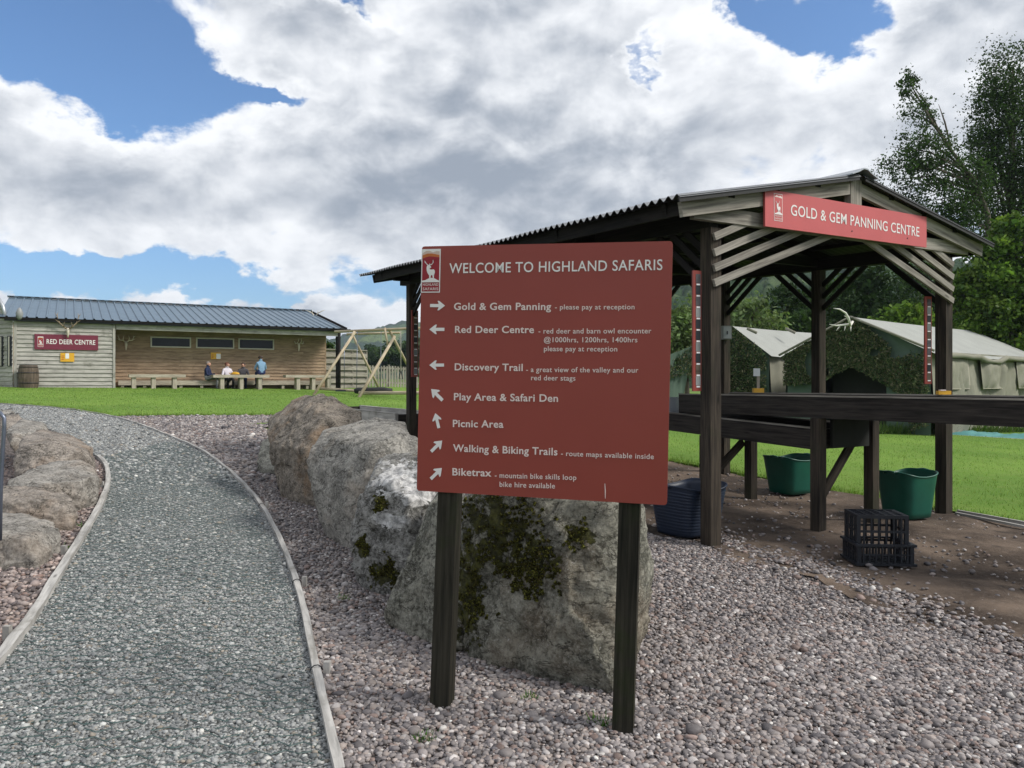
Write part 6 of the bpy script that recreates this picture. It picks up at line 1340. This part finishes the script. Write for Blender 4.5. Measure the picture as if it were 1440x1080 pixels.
base = fpt(1428, YL); tree('birch_tree', 'tall dark birch rising highest at the right edge behind the shelter roof', base, P(1420, 70, YL),
     [b(1425, 110, YL, 48, 55, 2.2), b(1432, 190, YL, 60, 70, 3.5), b(1420, 265, YL, 55, 55, 3), b(1450, 330, YL, 75, 60, 3), b(1400, 150, YL, 35, 50, 1.2), b(1385, 205, YL, 22, 40, .8), b(1475, 200, YL, 50, 100, 3), b(1410, 330, YL, 35, 45, 1.3)], 900, 56, .058, DK + [(.05, .085, .026)], .26, sig=.20, droop=.30, up=.45)
base = fpt(1402, 32.0); trk = [base, P(1398, 430, 32), P(1388, 300, 32), P(1370, 255, 32), P(1340, 215, 32), P(1306, 165, 32), P(1276, 110, 32)]
bl2 = [b(1278, 118, 32, 12, 22, .5), b(1292, 160, 32, 26, 28, 1), b(1300, 205, 32, 42, 26, 1.6), b(1325, 235, 32, 40, 32, 1.8), b(1270, 225, 32, 36, 18, .8), b(1318, 275, 32, 48, 28, 2), b(1262, 250, 32, 36, 16, .7), b(1355, 290, 32, 40, 30, 1.5), b(1372, 245, 32, 24, 30, .8), b(1345, 320, 32, 45, 20, 1)]
tree('birch_tree', 'leaning sparse birch with its top bent to the left over the shelter roof', base, P(1276, 110, 32), bl2, 430, 36, .056, DK + MD[:1], .17, trk, sig=.20, droop=.16, up=.3)
Ym = 27.0; base = fpt(1420, Ym); tree('maple_tree', 'bright green broad leaved maple at the right edge behind the big tent', base, P(1420, 330, Ym),
     [b(1430, 325, Ym, 34, 26, 1.3), b(1400, 352, Ym, 30, 20, 1), b(1452, 360, Ym, 44, 30, 1.6), b(1380, 390, Ym, 30, 22, 1), b(1425, 400, Ym, 46, 26, 1.8), b(1356, 418, Ym, 24, 16, .7), b(1395, 440, Ym, 44, 24, 1.6), b(1450, 445, Ym, 44, 30, 1.6), b(1368, 468, Ym, 34, 18, 1), b(1425, 485, Ym, 60, 24, 1.6), b(1490, 400, Ym, 40, 90, 2)], 560, 50, .072, LT + LT + MD[:1], .17, sig=.17, up=.55, aspect=.75)
specs = [('willow_tree', 'pale green willow bush left of the near shelter post', 962, 458, 40, 36, 44, WL, 29), ('willow_tree', 'pale feathery willow between the rear shelter posts', 1052, 446, 42, 44, 42, WL, 31), ('bushy_tree', 'dark bushy tree just left of the middle rear post', 1108, 432, 42, 40, 50, DK, 37), ('bushy_tree', 'mid green tree behind the middle rear post', 1165, 425, 44, 42, 55, MD, 38),
         ('bushy_tree', 'dark tree above the front peak of the big tent', 1218, 420, 42, 45, 60, DK, 35), ('bushy_tree', 'lime green sapling below the right end of the gable board', 1275, 447, 30, 34, 30, LT, 31), ('bushy_tree', 'dark tree behind the lime green sapling', 1290, 410, 46, 45, 70, DK, 42), ('bushy_tree', 'dark green tree just left of the maple', 1345, 430, 36, 40, 60, DK + MD, 36), ('bushy_tree', 'grey green tree left of the pale willow between posts', 1000, 440, 46, 40, 48, MD + WL, 44), ('bushy_tree', 'dark tree low behind the smaller tent', 1130, 460, 34, 36, 34, DK + MD, 33)]
for (nm, lb, px, py, _, rx, ry, pal, Y) in specs:
    py += 9; ry *= .88
    base = fpt(px, Y); tree(nm, lb, base, P(px, py - ry * .5, Y), [b(px, py, Y, rx, ry * .8, 3), b(px - rx * .5, py + ry * .5, Y, rx * .7, ry * .6, 1.5), b(px + rx * .5, py + ry * .55, Y, rx * .7, ry * .6, 1.5), b(px + rx * .1, py - ry * .55, Y, rx * .5, ry * .5, 1), b(px, py + ry * 1.1, Y, rx, ry * .5, 2)], 170, 36, .105 if pal is not WL else .085, pal, .12, group='trees behind the tents', sig=.24, up=.35)
hb_ = thing('hedge_bush', 'dark green bush behind the board fence at the building corner', 'bush', fpt(461, 44)); crown(hb_, [b(461, 491, 44, 9, 7, 1), b(458, 505, 44, 10, 10, 1)], 60, 40, .10, MD + DK, sig=.3); mb = MB(); mb.tube([fpt(461, 44), P(461, 498, 44)], .08, 6); mb.build('stem', M['bark'], hb_)
# weeds along the foot of the tents
xx = []; yy = []
for (x0, x1, Y0, Y1, n_) in ((1075, 1120, 22.8, 22.0, 500), (1230, 1340, 19.9, 20.6, 1500), (940, 1010, 22.6, 22.8, 600), (1340, 1440, 20.9, 22, 700)):
    s = RNG.random(n_); px = x0 + (x1 - x0) * s; Y = Y0 + (Y1 - Y0) * s + RNG.normal(0, .12, n_); xx.append((px - 720) / F * Y); yy.append(Y)
grass('tall_grass', 'ragged tall grass and weeds growing along the foot of the tents', np.concatenate(xx), np.concatenate(yy), .22, .016, [(.06, .12, .02), (.04, .09, .02), (.09, .14, .03)])
# far woods and hills
wd_ = []
for (px, py, Y, rx, ry, pal, n_) in ((545, 503, 130, 30, 14, DK, 120), (575, 497, 130, 30, 18, DK, 140), (610, 495, 130, 40, 22, DK, 120), (523, 494, 260, 10, 8, DK, 60), (700, 490, 130, 60, 20, DK, 80)):
    c = [b(px, py, Y, rx, ry, 1), b(px - rx * .5, py + ry * .4, Y, rx * .6, ry * .7, .6), b(px + rx * .5, py + ry * .4, Y, rx * .6, ry * .7, .6)]; o = crown(None, c, n_, 40, .32 * Y / 130, pal, sig=.16, name='far_wood'); tag(o, 'dark wood in the valley beyond the picket fence', 'wood', kind='stuff')
def hill(name, a0, a1, na_, d0, d1, nd, prof, seed, cols, fsc, rough):
    az_ = np.radians(np.linspace(a0, a1, na_)); dd = np.linspace(0, 1, nd) ** 1.3 * (d1 - d0) + d0; A_, D_ = np.meshgrid(az_, dd); A_, D_ = A_.ravel(), D_.ravel(); X, Y_ = np.sin(A_) * D_, np.cos(A_) * D_
    t = ((D_ - d0) / (d1 - d0)); top = prof(np.degrees(A_)); Z = (np.sin(np.clip(t * 1.25, 0, 1) * np.pi / 2)) * top; q = np.stack([X, Y_, A_ * 0], 1)
    Z = Z * (1 + .16 * fbmv(q / (d1 * .18), 4, seed)) + rough * np.abs(fbmv(q / fsc, 3, seed + 5)) * np.clip(t * 4, 0, 1) - 2
    V = np.stack([X, Y_, Z], 1); i = np.arange(na_ - 1); F_ = np.concatenate([np.stack([r_ * na_ + i, r_ * na_ + i + 1, (r_ + 1) * na_ + i + 1, (r_ + 1) * na_ + i], 1) for r_ in range(nd - 1)])
    m, n, bs = newmat(name); co = n.add('ShaderNodeTexCoord').outputs['Object']
    f = n.noise(co, 1 / (fsc * 9), 7, .6, .6); c = n.mix(n.step(f, .44, .56), cols[0], cols[1]); c = n.mix(n.step(n.noise(co, 1 / (fsc * 4.5), 6, .6), .54, .60), c, cols[2])
    c = n.mix(n.m('MULTIPLY', n.step(n.noise(co, 1 / fsc, 5, .7), .4, .7), .6), c, tuple(x * .4 for x in cols[1])); n.put(bs.inputs['Base Color'], c); bs.inputs['Roughness'].default_value = .95; bs.inputs['Specular IOR Level'].default_value = .05
    n.put(bs.inputs['Normal'], n.bump(n.noise(co, 1.2 / fsc, 5, .7), 1, fsc * .6))
    return tag(mesh_np(name, V, F_, m, None), kind='structure')
hill('hills', -60, 60, 420, 500, 2300, 60, lambda a: np.interp(a, [-60, -22, -14, -12.5, -10, -8, -4, 3, 9, 20, 60], [45, 58, 76, 84, 100, 112, 118, 118, 118, 118, 110]), 3, [(.075, .125, .045), (.030, .058, .028), (.14, .19, .06)], 16, 9)
hill('wooded_hillside', 4, 60, 300, 110, 620, 60, lambda a: np.interp(a, [4, 8, 11, 16, 25, 32, 60], [0, 20, 56, 66, 58, 52, 50]), 8, [(.040, .075, .028), (.022, .046, .02), (.075, .11, .045)], 5, 5)

# ---------------------------------------------------------------- the air over the valley
bm = bmesh.new(); bmesh.ops.create_cube(bm, size=1); me = bpy.data.meshes.new('haze'); bm.to_mesh(me); bm.free()
hm = bpy.data.materials.new('valley_haze'); hm.use_nodes = True; hn = NT(hm.node_tree); hn.n.clear(); pv = hn.add('ShaderNodeVolumePrincipled')
pv.inputs['Color'].default_value = (.72, .84, 1, 1); pv.inputs['Density'].default_value = .00022; pv.inputs['Anisotropy'].default_value = .2
hn.l.new(pv.outputs[0], hn.add('ShaderNodeOutputMaterial').inputs['Volume'])
hz_o = link('haze', me, hm); hz_o.scale = (6600, 6600, 170); hz_o.location = (0, 0, 80); tag(hz_o, kind='stuff')
